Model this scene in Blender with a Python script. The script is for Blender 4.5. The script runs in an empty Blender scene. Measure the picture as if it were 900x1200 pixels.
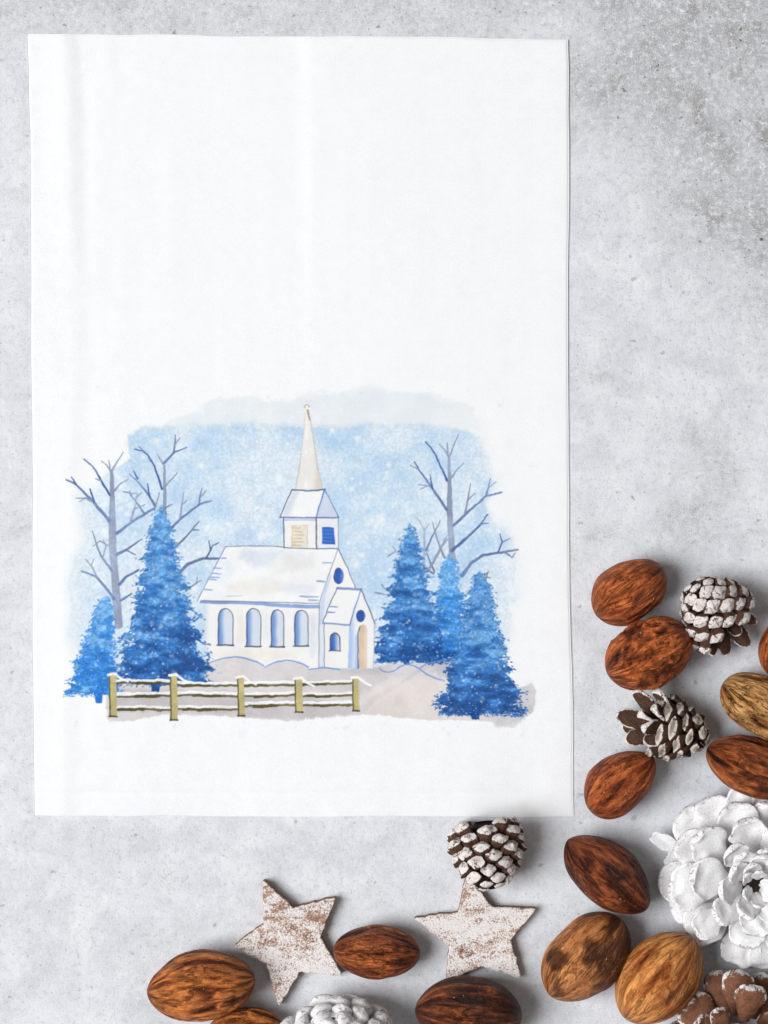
import bpy, bmesh, math, random
import numpy as np
from mathutils import Vector, Matrix

random.seed(7)
S = 0.0005            # metres per photograph unit (the frame is 900 x 1200 units)
HC = 3000.0           # camera height in the same units
sc = bpy.context.scene
COL = sc.collection


def lin(c):
    c = np.asarray(c, float)
    return np.where(c <= 0.04045, c / 12.92, ((c + 0.055) / 1.055) ** 2.4)


def rgb(r, g, b, k=1.0):
    v = lin(np.array([r, g, b]) / 255.0) * k
    return (float(v[0]), float(v[1]), float(v[2]), 1.0)


def W(px, py, h=0.0):
    """point seen at (px, py) when it lies h units above the table, in metres"""
    f = (HC - h) / HC
    return Vector(((px - 450) * S * f, (600 - py) * S * f, h * S))


# ------------------------------------------------------------------ noise
def _hash(ix, iy, iz, seed):
    h = (ix.astype(np.int64) * 374761393 + iy.astype(np.int64) * 668265263 + iz.astype(np.int64) * 2147483647 + seed * 1274126177) & 0xFFFFFFFF
    h = ((h ^ (h >> 13)) * 1274126177) & 0xFFFFFFFF
    h = ((h ^ (h >> 16)) * 2246822519) & 0xFFFFFFFF
    h = h ^ (h >> 15)
    return (h & 0xFFFFFF) / float(0xFFFFFF) * 2 - 1


def vnoise(x, y, z=0.0, seed=0):
    x, y, z = np.broadcast_arrays(np.asarray(x, float), np.asarray(y, float), np.asarray(z, float))
    ix, iy, iz = np.floor(x), np.floor(y), np.floor(z)
    fx, fy, fz = x - ix, y - iy, z - iz
    ux, uy, uz = [f * f * f * (f * (f * 6 - 15) + 10) for f in (fx, fy, fz)]
    out = 0
    for dx in (0, 1):
        for dy in (0, 1):
            for dz in (0, 1):
                w = (ux if dx else 1 - ux) * (uy if dy else 1 - uy) * (uz if dz else 1 - uz)
                out = out + w * _hash(ix + dx, iy + dy, iz + dz, seed)
    return out


def fbm(x, y, z=0.0, octaves=4, seed=0, gain=0.5):
    a, t, n = 1.0, 0.0, 0.0
    for k in range(octaves):
        t = t + a * vnoise(np.asarray(x) * 2 ** k, np.asarray(y) * 2 ** k, np.asarray(z) * 2 ** k, seed + k * 17)
        n += a
        a *= gain
    return t / n


def sstep(a, b, x):
    t = np.clip((np.asarray(x, float) - a) / (b - a), 0, 1)
    return t * t * (3 - 2 * t)


# ------------------------------------------------------------------ mesh helpers
def mesh_np(name, V, F, smooth=True):
    """V (n,3) in metres; F (m,4) or (m,3) int array"""
    F = np.asarray(F, np.int32)
    me = bpy.data.meshes.new(name)
    k = F.shape[1]
    me.vertices.add(len(V))
    me.vertices.foreach_set('co', np.asarray(V, np.float32).ravel())
    me.loops.add(F.size)
    me.loops.foreach_set('vertex_index', F.ravel())
    me.polygons.add(len(F))
    me.polygons.foreach_set('loop_start', np.arange(0, F.size, k, dtype=np.int32))
    me.polygons.foreach_set('use_smooth', np.full(len(F), smooth))
    me.update(calc_edges=True)
    me.validate()
    return me


def fattr(me, name, vals):
    a = me.attributes.new(name, 'FLOAT', 'POINT')
    a.data.foreach_set('value', np.asarray(vals, np.float32).ravel())


def vattr(me, name, vals):
    a = me.attributes.new(name, 'FLOAT_VECTOR', 'POINT')
    a.data.foreach_set('vector', np.asarray(vals, np.float32).ravel())


def cattr(me, name, vals):
    a = me.attributes.new(name, 'FLOAT_COLOR', 'POINT')
    v = np.ones((len(vals), 4), np.float32)
    v[:, :3] = vals
    a.data.foreach_set('color', v.ravel())


def link(name, me, mat=None, parent=None, loc=None):
    o = bpy.data.objects.new(name, me)
    COL.objects.link(o)
    if mat is not None and me is not None and not me.materials:
        me.materials.append(mat)
    if parent is not None:
        o.parent = parent
    if loc is not None:
        o.location = loc
    return o


def tag(o, label=None, cat=None, group=None, kind=None):
    if label: o['label'] = label
    if cat: o['category'] = cat
    if group: o['group'] = group
    if kind: o['kind'] = kind
    return o


def grid_faces(nu, nv, wrap=False):
    i = np.arange(nu - 1)[:, None]
    if wrap:
        j = np.arange(nv)[None, :]
        jn = (j + 1) % nv
    else:
        j = np.arange(nv - 1)[None, :]
        jn = j + 1
    a = i * nv + j
    b = i * nv + jn
    c = (i + 1) * nv + jn
    d = (i + 1) * nv + j
    return np.stack([a, b, c, d], -1).reshape(-1, 4)


# ------------------------------------------------------------------ shader helpers
class NT:
    def __init__(self, name):
        self.m = bpy.data.materials.new(name)
        self.m.use_nodes = True
        self.t = self.m.node_tree
        self.t.nodes.clear()
        self.out = self.n('ShaderNodeOutputMaterial')
        self.b = self.n('ShaderNodeBsdfPrincipled')
        self.t.links.new(self.b.outputs[0], self.out.inputs[0])

    def n(self, kind, **kw):
        nd = self.t.nodes.new(kind)
        for k, v in kw.items():
            setattr(nd, k, v)
        return nd

    def l(self, a, b):
        self.t.links.new(a, b)

    def sock(self, inp, v):
        if v is None:
            return
        if isinstance(v, bpy.types.NodeSocket):
            self.l(v, inp)
        else:
            inp.default_value = v

    def math(self, op, a, b=None, c=None, clamp=False):
        nd = self.n('ShaderNodeMath', operation=op, use_clamp=clamp)
        self.sock(nd.inputs[0], a)
        self.sock(nd.inputs[1], b)
        self.sock(nd.inputs[2], c)
        return nd.outputs[0]

    def vmul(self, v, s):
        nd = self.n('ShaderNodeVectorMath', operation='MULTIPLY')
        self.l(v, nd.inputs[0])
        nd.inputs[1].default_value = s
        return nd.outputs[0]

    def vadd(self, v, s):
        nd = self.n('ShaderNodeVectorMath', operation='ADD')
        self.l(v, nd.inputs[0])
        self.sock(nd.inputs[1], s)
        return nd.outputs[0]

    def noise(self, vec, scale, detail=3.0, rough=0.55, dist=0.0, kind='FBM'):
        nd = self.n('ShaderNodeTexNoise')
        nd.noise_type = kind
        self.l(vec, nd.inputs['Vector'])
        nd.inputs['Scale'].default_value = scale
        nd.inputs['Detail'].default_value = detail
        nd.inputs['Roughness'].default_value = rough
        nd.inputs['Distortion'].default_value = dist
        return nd.outputs['Fac']

    def ramp(self, fac, stops, interp='LINEAR'):
        nd = self.n('ShaderNodeValToRGB')
        nd.color_ramp.interpolation = interp
        e = nd.color_ramp.elements
        while len(e) < len(stops):
            e.new(0.5)
        for k, (p, c) in enumerate(stops):
            e[k].position = p
            e[k].color = c if len(c) == 4 else (*c, 1)
        self.l(fac, nd.inputs[0])
        return nd.outputs[0]

    def step(self, fac, a, b):
        nd = self.n('ShaderNodeMapRange', interpolation_type='SMOOTHSTEP')
        self.sock(nd.inputs['Value'], fac)
        nd.inputs['From Min'].default_value = a
        nd.inputs['From Max'].default_value = b
        return nd.outputs[0]

    def mix(self, fac, a, b, mode='MIX'):
        nd = self.n('ShaderNodeMix', data_type='RGBA', blend_type=mode)
        self.sock(nd.inputs[0], fac)
        self.sock(nd.inputs[6], a)
        self.sock(nd.inputs[7], b)
        return nd.outputs[2]

    def attr(self, name):
        return self.n('ShaderNodeAttribute', attribute_name=name)

    def bump(self, h, strength, dist, normal=None):
        nd = self.n('ShaderNodeBump')
        nd.inputs['Strength'].default_value = strength
        nd.inputs['Distance'].default_value = dist
        self.l(h, nd.inputs['Height'])
        if normal is not None:
            self.l(normal, nd.inputs['Normal'])
        return nd.outputs[0]

    def set(self, color=None, rough=None, normal=None, spec=None, coat=None):
        self.sock(self.b.inputs['Base Color'], color)
        self.sock(self.b.inputs['Roughness'], rough)
        if normal is not None:
            self.l(normal, self.b.inputs['Normal'])
        if spec is not None:
            self.b.inputs['Specular IOR Level'].default_value = spec
        if coat is not None:
            self.b.inputs['Coat Weight'].default_value = coat[0]
            self.b.inputs['Coat Roughness'].default_value = coat[1]
        return self.m


# ------------------------------------------------------------------ concrete surface
def concrete_material():
    t = NT('weathered_concrete')
    P = t.n('ShaderNodeTexCoord').outputs['Object']
    big = t.noise(P, 9.0, 4, 0.6, 0.4)
    mid = t.noise(P, 38.0, 8, 0.74, 0.3)
    fine = t.noise(P, 300.0, 6, 0.80)
    grain = t.noise(P, 1700.0, 1, 0.6)
    # large stains plus light falloff painted in, heavier towards the upper right
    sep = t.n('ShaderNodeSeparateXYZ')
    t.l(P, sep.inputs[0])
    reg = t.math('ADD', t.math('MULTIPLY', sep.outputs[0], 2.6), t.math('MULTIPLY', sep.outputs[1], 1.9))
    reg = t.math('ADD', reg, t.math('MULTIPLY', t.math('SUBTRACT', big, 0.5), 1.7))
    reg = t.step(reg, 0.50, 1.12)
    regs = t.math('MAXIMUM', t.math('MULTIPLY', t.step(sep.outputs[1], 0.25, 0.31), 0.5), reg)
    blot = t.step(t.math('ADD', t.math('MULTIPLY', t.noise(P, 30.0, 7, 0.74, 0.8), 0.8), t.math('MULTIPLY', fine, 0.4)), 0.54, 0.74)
    col = t.ramp(mid, [(0.32, rgb(188, 190, 195)), (0.5, rgb(208, 210, 215)), (0.66, rgb(223, 224, 228))])
    col = t.mix(t.math('MULTIPLY', t.step(big, 0.5, 0.75), 0.20), col, rgb(188, 189, 198))
    stain_shade = t.ramp(fine, [(0.36, rgb(74, 68, 62)), (0.5, rgb(128, 125, 121)), (0.62, rgb(204, 203, 205))])
    col = t.mix(t.math('MULTIPLY', regs, t.math('ADD', t.math('MULTIPLY', blot, 0.64), 0.52)), col, stain_shade)
    # cloudy scuffs everywhere
    scuff = t.step(t.noise(P, 74.0, 8, 0.80, 0.4), 0.54, 0.70)
    col = t.mix(t.math('MULTIPLY', scuff, t.math('ADD', t.math('MULTIPLY', regs, 0.4), 0.32)), col, rgb(166, 167, 172))
    pale = t.step(t.noise(P, 230.0, 5, 0.78, 0.5), 0.56, 0.64)
    col = t.mix(t.math('MULTIPLY', pale, t.math('ADD', t.math('MULTIPLY', regs, 0.45), 0.28)), col, rgb(230, 232, 235))
    g = t.step(grain, 0.25, 0.75)
    col = t.mix(t.math('MULTIPLY', t.math('SUBTRACT', g, 0.2), 0.55), col, rgb(240, 241, 244))
    col = t.mix(t.math('MULTIPLY', t.step(fine, 0.47, 0.38), t.math('ADD', t.math('MULTIPLY', regs, 0.4), 0.34)), col, rgb(165, 166, 172))
    crk = t.noise(P, 17.0, 7, 0.7, 1.6)
    crk = t.step(t.math('ABSOLUTE', t.math('SUBTRACT', crk, 0.5)), 0.006, 0.0)
    crk = t.math('MULTIPLY', crk, t.step(t.noise(P, 26.0, 3, 0.6), 0.56, 0.68))
    col = t.mix(t.math('MULTIPLY', crk, 0.55), col, rgb(110, 104, 98))
    # pits and dark specks
    hsum = None
    for scale, rad, dens, dark, off in ((42.0, 0.052, 0.80, 0.85, 0.0), (130.0, 0.085, 0.58, 0.6, 3.1), (27.0, 0.034, 0.62, 0.9, 7.7)):
        wob = t.n('ShaderNodeTexNoise')
        t.l(P, wob.inputs['Vector'])
        wob.inputs['Scale'].default_value = scale * 7
        wv = t.n('ShaderNodeVectorMath', operation='MULTIPLY_ADD')
        t.l(wob.outputs['Color'], wv.inputs[0])
        wv.inputs[1].default_value = (0.24 / scale,) * 3
        t.l(t.vadd(t.vmul(P, (1.0, 1.35, 1.0)), (off, off * 1.7, 0)), wv.inputs[2])
        vo = t.n('ShaderNodeTexVoronoi', voronoi_dimensions='2D')
        t.l(wv.outputs[0], vo.inputs['Vector'])
        vo.inputs['Scale'].default_value = scale
        sp = t.n('ShaderNodeSeparateColor')
        t.l(vo.outputs['Color'], sp.inputs[0])
        r = t.math('MULTIPLY', t.math('SUBTRACT', sp.outputs[0], dens), rad / (1 - dens))
        pit = t.step(t.math('SUBTRACT', vo.outputs['Distance'], r), 0.018, -0.012)
        pit = t.math('MULTIPLY', pit, t.math('ADD', t.math('MULTIPLY', regs, 0.6), 0.4))
        col = t.mix(t.math('MULTIPLY', pit, dark), col, rgb(78, 70, 64))
        hsum = pit if hsum is None else t.math('ADD', hsum, pit)
    h = t.math('ADD', t.math('MULTIPLY', fine, 0.9), t.math('MULTIPLY', mid, 0.9))
    h = t.math('ADD', h, t.math('MULTIPLY', grain, 0.22))
    h = t.math('SUBTRACT', h, t.math('MULTIPLY', hsum, 0.5))
    return t.set(col, 0.85, t.bump(h, 0.55, 0.0012), spec=0.2)


bm = bmesh.new()
bmesh.ops.create_grid(bm, x_segments=8, y_segments=8, size=1.0)
me = bpy.data.meshes.new('concrete_surface')
bm.to_mesh(me)
bm.free()
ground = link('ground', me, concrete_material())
tag(ground, 'pale grey mottled concrete surface under the towel, nuts and cones', 'concrete surface', kind='structure')

# ------------------------------------------------------------------ tea towel
CORN = [(32.5, 40.5), (665.0, 45.0), (672.0, 957.0), (40.5, 957.0)]      # as seen, clockwise from the upper left


def towel_h(x, y):
    """height of the cloth above the table (units), soft creases and puckers"""
    h = 2.4 + 0.7 * vnoise(x / 120.0, y / 330.0, seed=3) + 0.22 * vnoise(x / 34.0, y / 240.0, seed=5)
    xc = 84 + 8 * np.sin(y / 300.0) + 5 * vnoise(0.5, y / 130.0, seed=8) + (y - 40) * 0.004
    fd = 0.22 + 0.6 * np.exp(-((y - 100) / 210.0) ** 2) + 0.25 * vnoise(x / 60.0, y / 85.0, seed=7)
    h = h + 2.3 * np.exp(-((x - xc + 12) / 15.0) ** 2) * fd
    h = h - 0.8 * np.exp(-((x - xc - 6) / 11.0) ** 2) * fd
    h = h + 0.8 * np.tanh((x - 358) / 7.0) * np.exp(-((y - 40) / 420.0) ** 2)
    h = h + 0.6 * np.exp(-((x - 128) / 9.0) ** 2) * np.exp(-((y - 40) / 70.0) ** 2)
    h = h + 1.0 * np.exp(-((x - 556) / 30.0) ** 2) * sstep(700, 930, y) * 0.8
    h = h + 0.3 * np.exp(-((x - 652) / 16.0) ** 2) + 0.12 * vnoise(x / 22.0, y / 26.0, seed=13) + 0.06 * vnoise(x / 9.0, y / 11.0, seed=14)
    h = h + 0.7 * np.exp(-((y - 929) / 3.5) ** 2)                       # hem
    h = h - 1.2 * vnoise(x / 70.0, y / 60.0, seed=11) * sstep(880, 957, y) * 0.4
    return np.maximum(h, 1.2)


def edge_drop(u, v):
    d = np.minimum(np.minimum(u, 1 - u) * 633, np.minimum(v, 1 - v) * 914)
    return 0.55 + 0.45 * sstep(0, 2.2, d)


def fabric_bump(t, P):
    """fine herringbone weave plus fibre fuzz"""
    sep = t.n('ShaderNodeSeparateXYZ')
    t.l(P, sep.inputs[0])
    per = 0.0072
    ph = t.math('PINGPONG', sep.outputs[0], per)
    wob = t.math('MULTIPLY', t.noise(P, 240.0, 3, 0.6), 0.0012)
    diag = t.math('ADD', t.math('ADD', ph, sep.outputs[1]), wob)
    wv = t.math('SINE', t.math('MULTIPLY', diag, 2 * math.pi / 0.00125))
    fuzz = t.noise(P, 1300.0, 3, 0.65)
    lum = t.noise(P, 160.0, 3, 0.6)
    h = t.math('MULTIPLY', wv, 0.24)
    h = t.math('MULTIPLY', h, t.math('ADD', t.math('MULTIPLY', t.step(lum, 0.25, 0.75), 0.5), 0.4))
    h = t.math('ADD', h, t.math('MULTIPLY', fuzz, 0.55))
    return h


def cloth_material(name, printed):
    t = NT(name)
    P = t.n('ShaderNodeTexCoord').outputs['Object']
    h = fabric_bump(t, P)
    if printed:
        col = t.attr('ink').outputs['Color']
    else:
        col = t.ramp(t.noise(P, 30.0, 4, 0.6), [(0.3, CLOTH), (0.7, tuple(min(1, c * 1.01) for c in CLOTH))])
    wv = t.step(h, 0.05, 0.5)
    col = t.mix(t.math('MULTIPLY', t.math('SUBTRACT', 1.0, wv), 0.34), col, (0.62, 0.63, 0.66, 1), 'MULTIPLY')
    return t.set(col, 0.95, t.bump(h, 0.75, 0.0005), spec=0.1)


CLOTH = (0.895, 0.90, 0.91, 1.0)


def towel_point(u, v):
    """u, v in 0..1 -> photo coordinates, edges gently uneven"""
    (x0, y0), (x1, y1), (x2, y2), (x3, y3) = CORN
    x = (x0 * (1 - u) + x1 * u) * (1 - v) + (x3 * (1 - u) + x2 * u) * v
    y = (y0 * (1 - u) + y1 * u) * (1 - v) + (y3 * (1 - u) + y2 * u) * v
    x = x + 0.7 * vnoise(v * 22, 0.9, seed=25) * ((1 - u) ** 20 + u ** 20)
    y = y + 0.7 * vnoise(u * 17, 0.9, seed=26) * ((1 - v) ** 20 + v ** 20)
    x = x + 1.5 * vnoise(v * 7, 0.3, seed=21) * (1 - u) ** 6 + (2.2 * vnoise(v * 6, 4.3, seed=22) + 2.0 * np.sin(v * math.pi * 1.0) * -0.9) * u ** 6
    y = y + 1.8 * vnoise(u * 8, 1.3, seed=23) * (1 - v) ** 9 + 1.2 * vnoise(u * 9, 7.7, seed=24) * v ** 9
    return x, y


towel = tag(bpy.data.objects.new('tea_towel', None),
            'white herringbone tea towel printed with a snowy blue church scene', 'tea towel')
COL.objects.link(towel)
nu, nv = 330, 470
uu, vv = np.meshgrid(np.linspace(0, 1, nu), np.linspace(0, 1, nv), indexing='ij')
ee = lambda a: 0.5 - 0.5 * np.cos(np.pi * a)
uu = 0.75 * uu + 0.25 * ee(uu)
vv = 0.75 * vv + 0.25 * ee(vv)
tx, ty = towel_point(uu, vv)
th = towel_h(tx, ty) * edge_drop(uu, vv)


def to_world(x, y, h):
    f = (HC - h) / HC
    return np.stack([(x - 450) * S * f, (600 - y) * S * f, h * S], -1)


V = to_world(tx, ty, th).reshape(-1, 3)
F = grid_faces(nu, nv)[:, ::-1]
idx = np.arange(nu * nv).reshape(nu, nv)
loop = np.concatenate([idx[:, 0], idx[-1, 1:], idx[-2::-1, -1], idx[0, -2:0:-1]])
low = V[loop].copy()
low[:, 2] = 0.12 * S
base = len(V)
V = np.concatenate([V, low])
n = len(loop)
k = np.arange(n)
skirt = np.stack([loop, loop[(k + 1) % n], base + (k + 1) % n, base + k], -1)
me = mesh_np('cloth', V, np.concatenate([F, skirt]))
link('cloth', me, cloth_material('white_woven_cotton', False), towel)

# ------------------------------------------------------------------ the printed picture (a watercolour), painted as pigment per vertex
RES = 1.6
X0, X1, Y0, Y1 = 66, 646, 446, 868
nx, ny = int((X1 - X0) * RES), int((Y1 - Y0) * RES)
PX, PY = np.meshgrid(np.linspace(X0, X1, nx), np.linspace(Y0, Y1, ny), indexing='ij')
CAN = np.ones((nx, ny, 3))
INK = np.zeros((nx, ny))
IDM = np.zeros((nx, ny), np.int32)
WX = 0.8 * vnoise(PX / 6.0, PY / 6.0, seed=31) + 0.35 * vnoise(PX / 2.0, PY / 2.0, seed=32)      # hand wobble
WY = 0.8 * vnoise(PX / 6.0, PY / 6.0, seed=33) + 0.35 * vnoise(PX / 2.0, PY / 2.0, seed=34)
PAP = fbm(PX / 2.2, PY / 2.2, octaves=2, seed=40)                                                 # paper tooth
BLM = fbm(PX / 26.0, PY / 26.0, octaves=4, seed=41)                                               # pigment blooms
rng = np.random.RandomState(5)


def C8(r, g, b):
    return np.array([r, g, b]) / 249.0


def lay(alpha, color, sl=None, ident=None, thr=0.45):
    sl = sl or (slice(None), slice(None))
    a = np.clip(alpha, 0, 1)
    CAN[sl] = CAN[sl] * (1 - a[..., None]) + np.minimum(color, 1.02) * a[..., None]
    INK[sl] = np.maximum(INK[sl], a)
    if ident is not None:
        IDM[sl][a > thr] = ident


def box(x0, y0, x1, y1, pad=4):
    i0 = max(0, int((x0 - pad - X0) * RES)); i1 = min(nx, int((x1 + pad - X0) * RES) + 2)
    j0 = max(0, int((y0 - pad - Y0) * RES)); j1 = min(ny, int((y1 + pad - Y0) * RES) + 2)
    return slice(i0, i1), slice(j0, j1)


def poly_sd(pts, sl, wob=0.6):
    x = PX[sl] + WX[sl] * wob
    y = PY[sl] + WY[sl] * wob
    d = np.full(x.shape, 1e9)
    ins = np.zeros(x.shape, bool)
    m = len(pts)
    for q in range(m):
        ax, ay = pts[q]
        bx, by = pts[(q + 1) % m]
        ex, ey = bx - ax, by - ay
        L2 = ex * ex + ey * ey + 1e-9
        tt = np.clip(((x - ax) * ex + (y - ay) * ey) / L2, 0, 1)
        d = np.minimum(d, (x - ax - tt * ex) ** 2 + (y - ay - tt * ey) ** 2)
        if ay != by:
            c = (ay > y) != (by > y)
            ins ^= c & (x < (bx - ax) * (y - ay) / (by - ay) + ax)
    d = np.sqrt(d)
    return np.where(ins, -d, d)


def poly(pts, color, op=1.0, soft=0.9, ident=None, wob=0.6, tex=0.06, grad=None):
    xs, ys = [p[0] for p in pts], [p[1] for p in pts]
    sl = box(min(xs), min(ys), max(xs), max(ys))
    sd = poly_sd(pts, sl, wob)
    a = np.clip(0.5 - sd / soft, 0, 1) * op
    c = np.asarray(color)[None, None, :] * (1 + tex * BLM[sl][..., None] + 0.35 * tex * PAP[sl][..., None])
    if grad is not None:                      # (colour, direction x, y, from, to)
        c2, gx, gy, g0, g1 = grad
        g = sstep(g0, g1, PX[sl] * gx + PY[sl] * gy + 2.2 * BLM[sl])[..., None]
        c = c * (1 - g) + np.asarray(c2) * g
    lay(a, c, sl, ident)
    return sl, sd


def stroke(pts, w0, w1, color, op=1.0, ident=None, wob=0.5, soft=0.8, dry=0.25):
    xs, ys = [p[0] for p in pts], [p[1] for p in pts]
    sl = box(min(xs), min(ys), max(xs), max(ys), 5 + max(w0, w1))
    x = PX[sl] + WX[sl] * wob
    y = PY[sl] + WY[sl] * wob
    segs = [math.dist(pts[q], pts[q + 1]) for q in range(len(pts) - 1)]
    tot = sum(segs) + 1e-9
    acc = 0
    best = np.full(x.shape, 1e9)
    for q, L in enumerate(segs):
        ax, ay = pts[q]
        ex, ey = pts[q + 1][0] - ax, pts[q + 1][1] - ay
        tt = np.clip(((x - ax) * ex + (y - ay) * ey) / (L * L + 1e-9), 0, 1)
        w = w0 + (w1 - w0) * (acc + tt * L) / tot
        d = np.hypot(x - ax - tt * ex, y - ay - tt * ey) - w / 2
        best = np.minimum(best, d)
        acc += L
    a = np.clip(0.5 - best / soft, 0, 1) * op * (1 - dry * np.clip(PAP[sl] * 1.2 + BLM[sl], 0, 1))
    c = np.asarray(color)[None, None, :] * (1 + 0.12 * BLM[sl][..., None])
    lay(a, c, sl, ident)


def ell(cx, cy, rx, ry, n=22, rot=0.0):
    return [(cx + rx * math.cos(2 * math.pi * q / n), cy + ry * math.sin(2 * math.pi * q / n)) for q in range(n)]


def arch(x0, x1, y0, y1):
    r = (x1 - x0) / 2
    cx = (x0 + x1) / 2
    return [(x0, y1)] + [(cx - r * math.cos(math.pi * q / 10), y0 + r * 1.25 - r * 1.25 * math.sin(math.pi * q / 10)) for q in range(11)] + [(x1, y1)]


# sky wash: a pale upper layer, then the blue
x, y = PX, PY
en = 12 * fbm(x / 36, y / 36, octaves=4, seed=51) + 2 * fbm(x / 5, y / 5, octaves=2, seed=52)
pale_pts = [(150, 520), (215, 488), (262, 470), (330, 466), (350, 470), (400, 463), (450, 455), (500, 463), (556, 478), (566, 500), (560, 560), (200, 560)]
sd = poly_sd(pale_pts, (slice(None), slice(None)), 0) + en * 0.9
lay(np.clip(0.5 - sd / (4.0 + 14 * sstep(-0.2, 0.5, BLM)), 0, 1) * (0.62 + 0.25 * BLM) * sstep(610, 520, x + 0.3 * (y - 460)), C8(226, 232, 236)[None, None] * np.ones((nx, ny, 1)))
sky_pts = [(152, 510), (170, 501), (205, 504), (232, 498), (300, 497), (350, 498), (430, 499), (480, 497), (540, 503), (562, 512), (574, 540), (580, 566),
           (571, 588), (578, 610), (590, 622), (603, 645), (606, 700), (598, 735), (590, 770), (560, 800), (120, 800), (98, 770), (80, 745), (82, 690),
           (86, 660), (104, 634), (98, 606), (96, 584), (112, 566), (150, 536)]
sd = poly_sd(sky_pts, (slice(None), slice(None)), 0) + en * 0.55
edge = np.exp(-(sd / 2.2) ** 2)
dens = 0.30 + 0.55 * BLM + 0.30 * np.exp(-(((x - 235) / 60) ** 2 + ((y - 600) / 45) ** 2)) + 0.36 * np.exp(-(((x - 575) / 34) ** 2 + ((y - 628) / 26) ** 2)) \
    + 0.24 * np.exp(-(((x - 440) / 70) ** 2 + ((y - 620) / 40) ** 2)) + 0.14 * np.exp(-((y - 508) / 14.0) ** 2) \
    - 0.30 * np.exp(-(((x - 105) / 40) ** 2 + ((y - 600) / 160) ** 2)) - 0.2 * np.exp(-(((x - 598) / 20) ** 2 + ((y - 720) / 50) ** 2)) \
    - 0.22 * sstep(700, 800, y) - 0.16 * np.exp(-(((x - 320) / 60) ** 2 + ((y - 560) / 40) ** 2))
dens = dens - 0.34 * sstep(0.05, 0.5, fbm(x / 44, y / 34, octaves=4, seed=63)) - 0.25 * sstep(552, 602, x) - 0.25 * sstep(130, 88, x)
dens = np.clip(dens, 0.05, 1.1)
c = C8(222, 234, 243) * (1 - dens[..., None]) + C8(166, 203, 236) * dens[..., None]
c = c * (1 + 0.075 * PAP[..., None])
soft_ = 3.2 + 5 * sstep(520, 490, y) + 24 * sstep(130, 80, x) + 30 * sstep(545, 600, x) * (0.5 + 0.5 * vnoise(x / 40, y / 40, seed=58)) 
lay(np.clip(0.5 - sd / soft_, 0, 1) * (0.9 + 0.1 * edge) * (1 - 0.75 * sstep(0.15, 0.5, fbm(x / 22, y / 22, octaves=3, seed=57)) * sstep(560, 600, x)), c * (1 - 0.03 * edge[..., None]))
# falling snow in the sky
for q in range(560):
    sx, sy = rng.uniform(100, 610), rng.uniform(480, 690)
    r = rng.choice([0.8, 1.1, 1.6, 2.6, 4.0], p=[.36, .3, .18, .11, .05])
    sl = box(sx - 2 * r, sy - 2 * r, sx + 2 * r, sy + 2 * r)
    d = np.hypot(PX[sl] - sx, PY[sl] - sy)
    lay(np.clip(1.15 - d / (1.6 * r), 0, 1) * rng.uniform(0.4, 0.95) * (INK[sl] > 0.1), C8(244, 247, 250), sl)
# pale spatters out on the cloth
for q in range(110):
    sx, sy = rng.uniform(72, 640), rng.choice([rng.uniform(452, 520), rng.uniform(845, 862), rng.uniform(520, 800)])
    if 150 < sx < 600 and 480 < sy < 845:
        continue
    r = rng.choice([0.8, 1.2, 2.2, 4.5], p=[.4, .3, .2, .1])
    sl = box(sx - 2 * r, sy - 2 * r, sx + 2 * r, sy + 2 * r)
    d = np.hypot(PX[sl] - sx, PY[sl] - sy)
    lay(np.clip(1.0 - d / (1.5 * r), 0, 1) * rng.uniform(0.2, 0.6), C8(220, 230, 236), sl)

# snowy ground
gr = [(126, 796), (140, 790), (180, 792), (236, 788), (238, 776), (262, 770), (300, 774), (330, 777), (362, 782), (400, 784), (440, 781), (458, 778), (476, 776), (500, 776), (520, 772), (545, 776),
      (575, 790), (600, 800), (611, 806), (624, 800), (628, 815), (624, 832), (612, 842), (590, 851), (570, 845), (540, 844), (500, 844), (450, 838), (400, 837), (340, 845), (300, 842), (250, 838), (190, 838), (150, 845), (127, 846), (124, 830)]
sl, sd = poly(gr, C8(220, 212, 211), 0.93, 2.0, None, 1.5, 0.05)
sl = box(420, 770, 625, 850)
poly([(128, 806), (330, 812), (415, 826), (415, 838), (330, 843), (250, 836), (130, 834)], C8(200, 193, 194), 0.85, 4, None, 2, 0.08)
poly([(440, 800), (520, 790), (560, 815), (600, 838), (520, 843), (440, 836), (424, 822)], C8(228, 219, 213), 0.8, 6, None, 2, 0.05)
poly([(588, 838), (606, 812), (624, 800), (628, 818), (620, 838), (600, 852), (578, 850)], C8(206, 206, 209), 0.65, 3, None, 2.5, 0.1)
poly([(372, 783), (438, 783), (452, 779), (470, 790), (430, 812), (400, 818), (372, 806)], C8(205, 200, 200), 0.55, 6, None, 2, 0.08)
stroke([(470, 800), (436, 820), (420, 834)], 5, 9, C8(208, 202, 200), 0.5)
stroke([(472, 799), (498, 782), (524, 774)], 4, 7, C8(196, 196, 200), 0.6)
poly([(505, 786), (518, 776), (540, 776), (548, 792), (530, 800)], C8(196, 198, 204), 0.7, 4, None, 2)
for q in range(30):
    sx, sy = rng.uniform(232, 420), rng.uniform(786, 838)
    rr = rng.uniform(2, 8)
    poly(ell(sx, sy, rr * 1.6, rr * 0.6), C8(196, 190, 192) if q % 2 else C8(231, 225, 222), 0.28, 3, None, 3)

# bare trees ---------------------------------------------------------------
GRAY, BLUE, MIDB = C8(146, 157, 184), C8(66, 94, 160), C8(104, 126, 172)
BT1, BT2, BT3, BT4 = 20, 21, 22, 23


def br(pts, w, ident, col=None, w1=1.2):
    stroke(pts, w, w1, MIDB if col is None else col, 0.92, ident)


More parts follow.
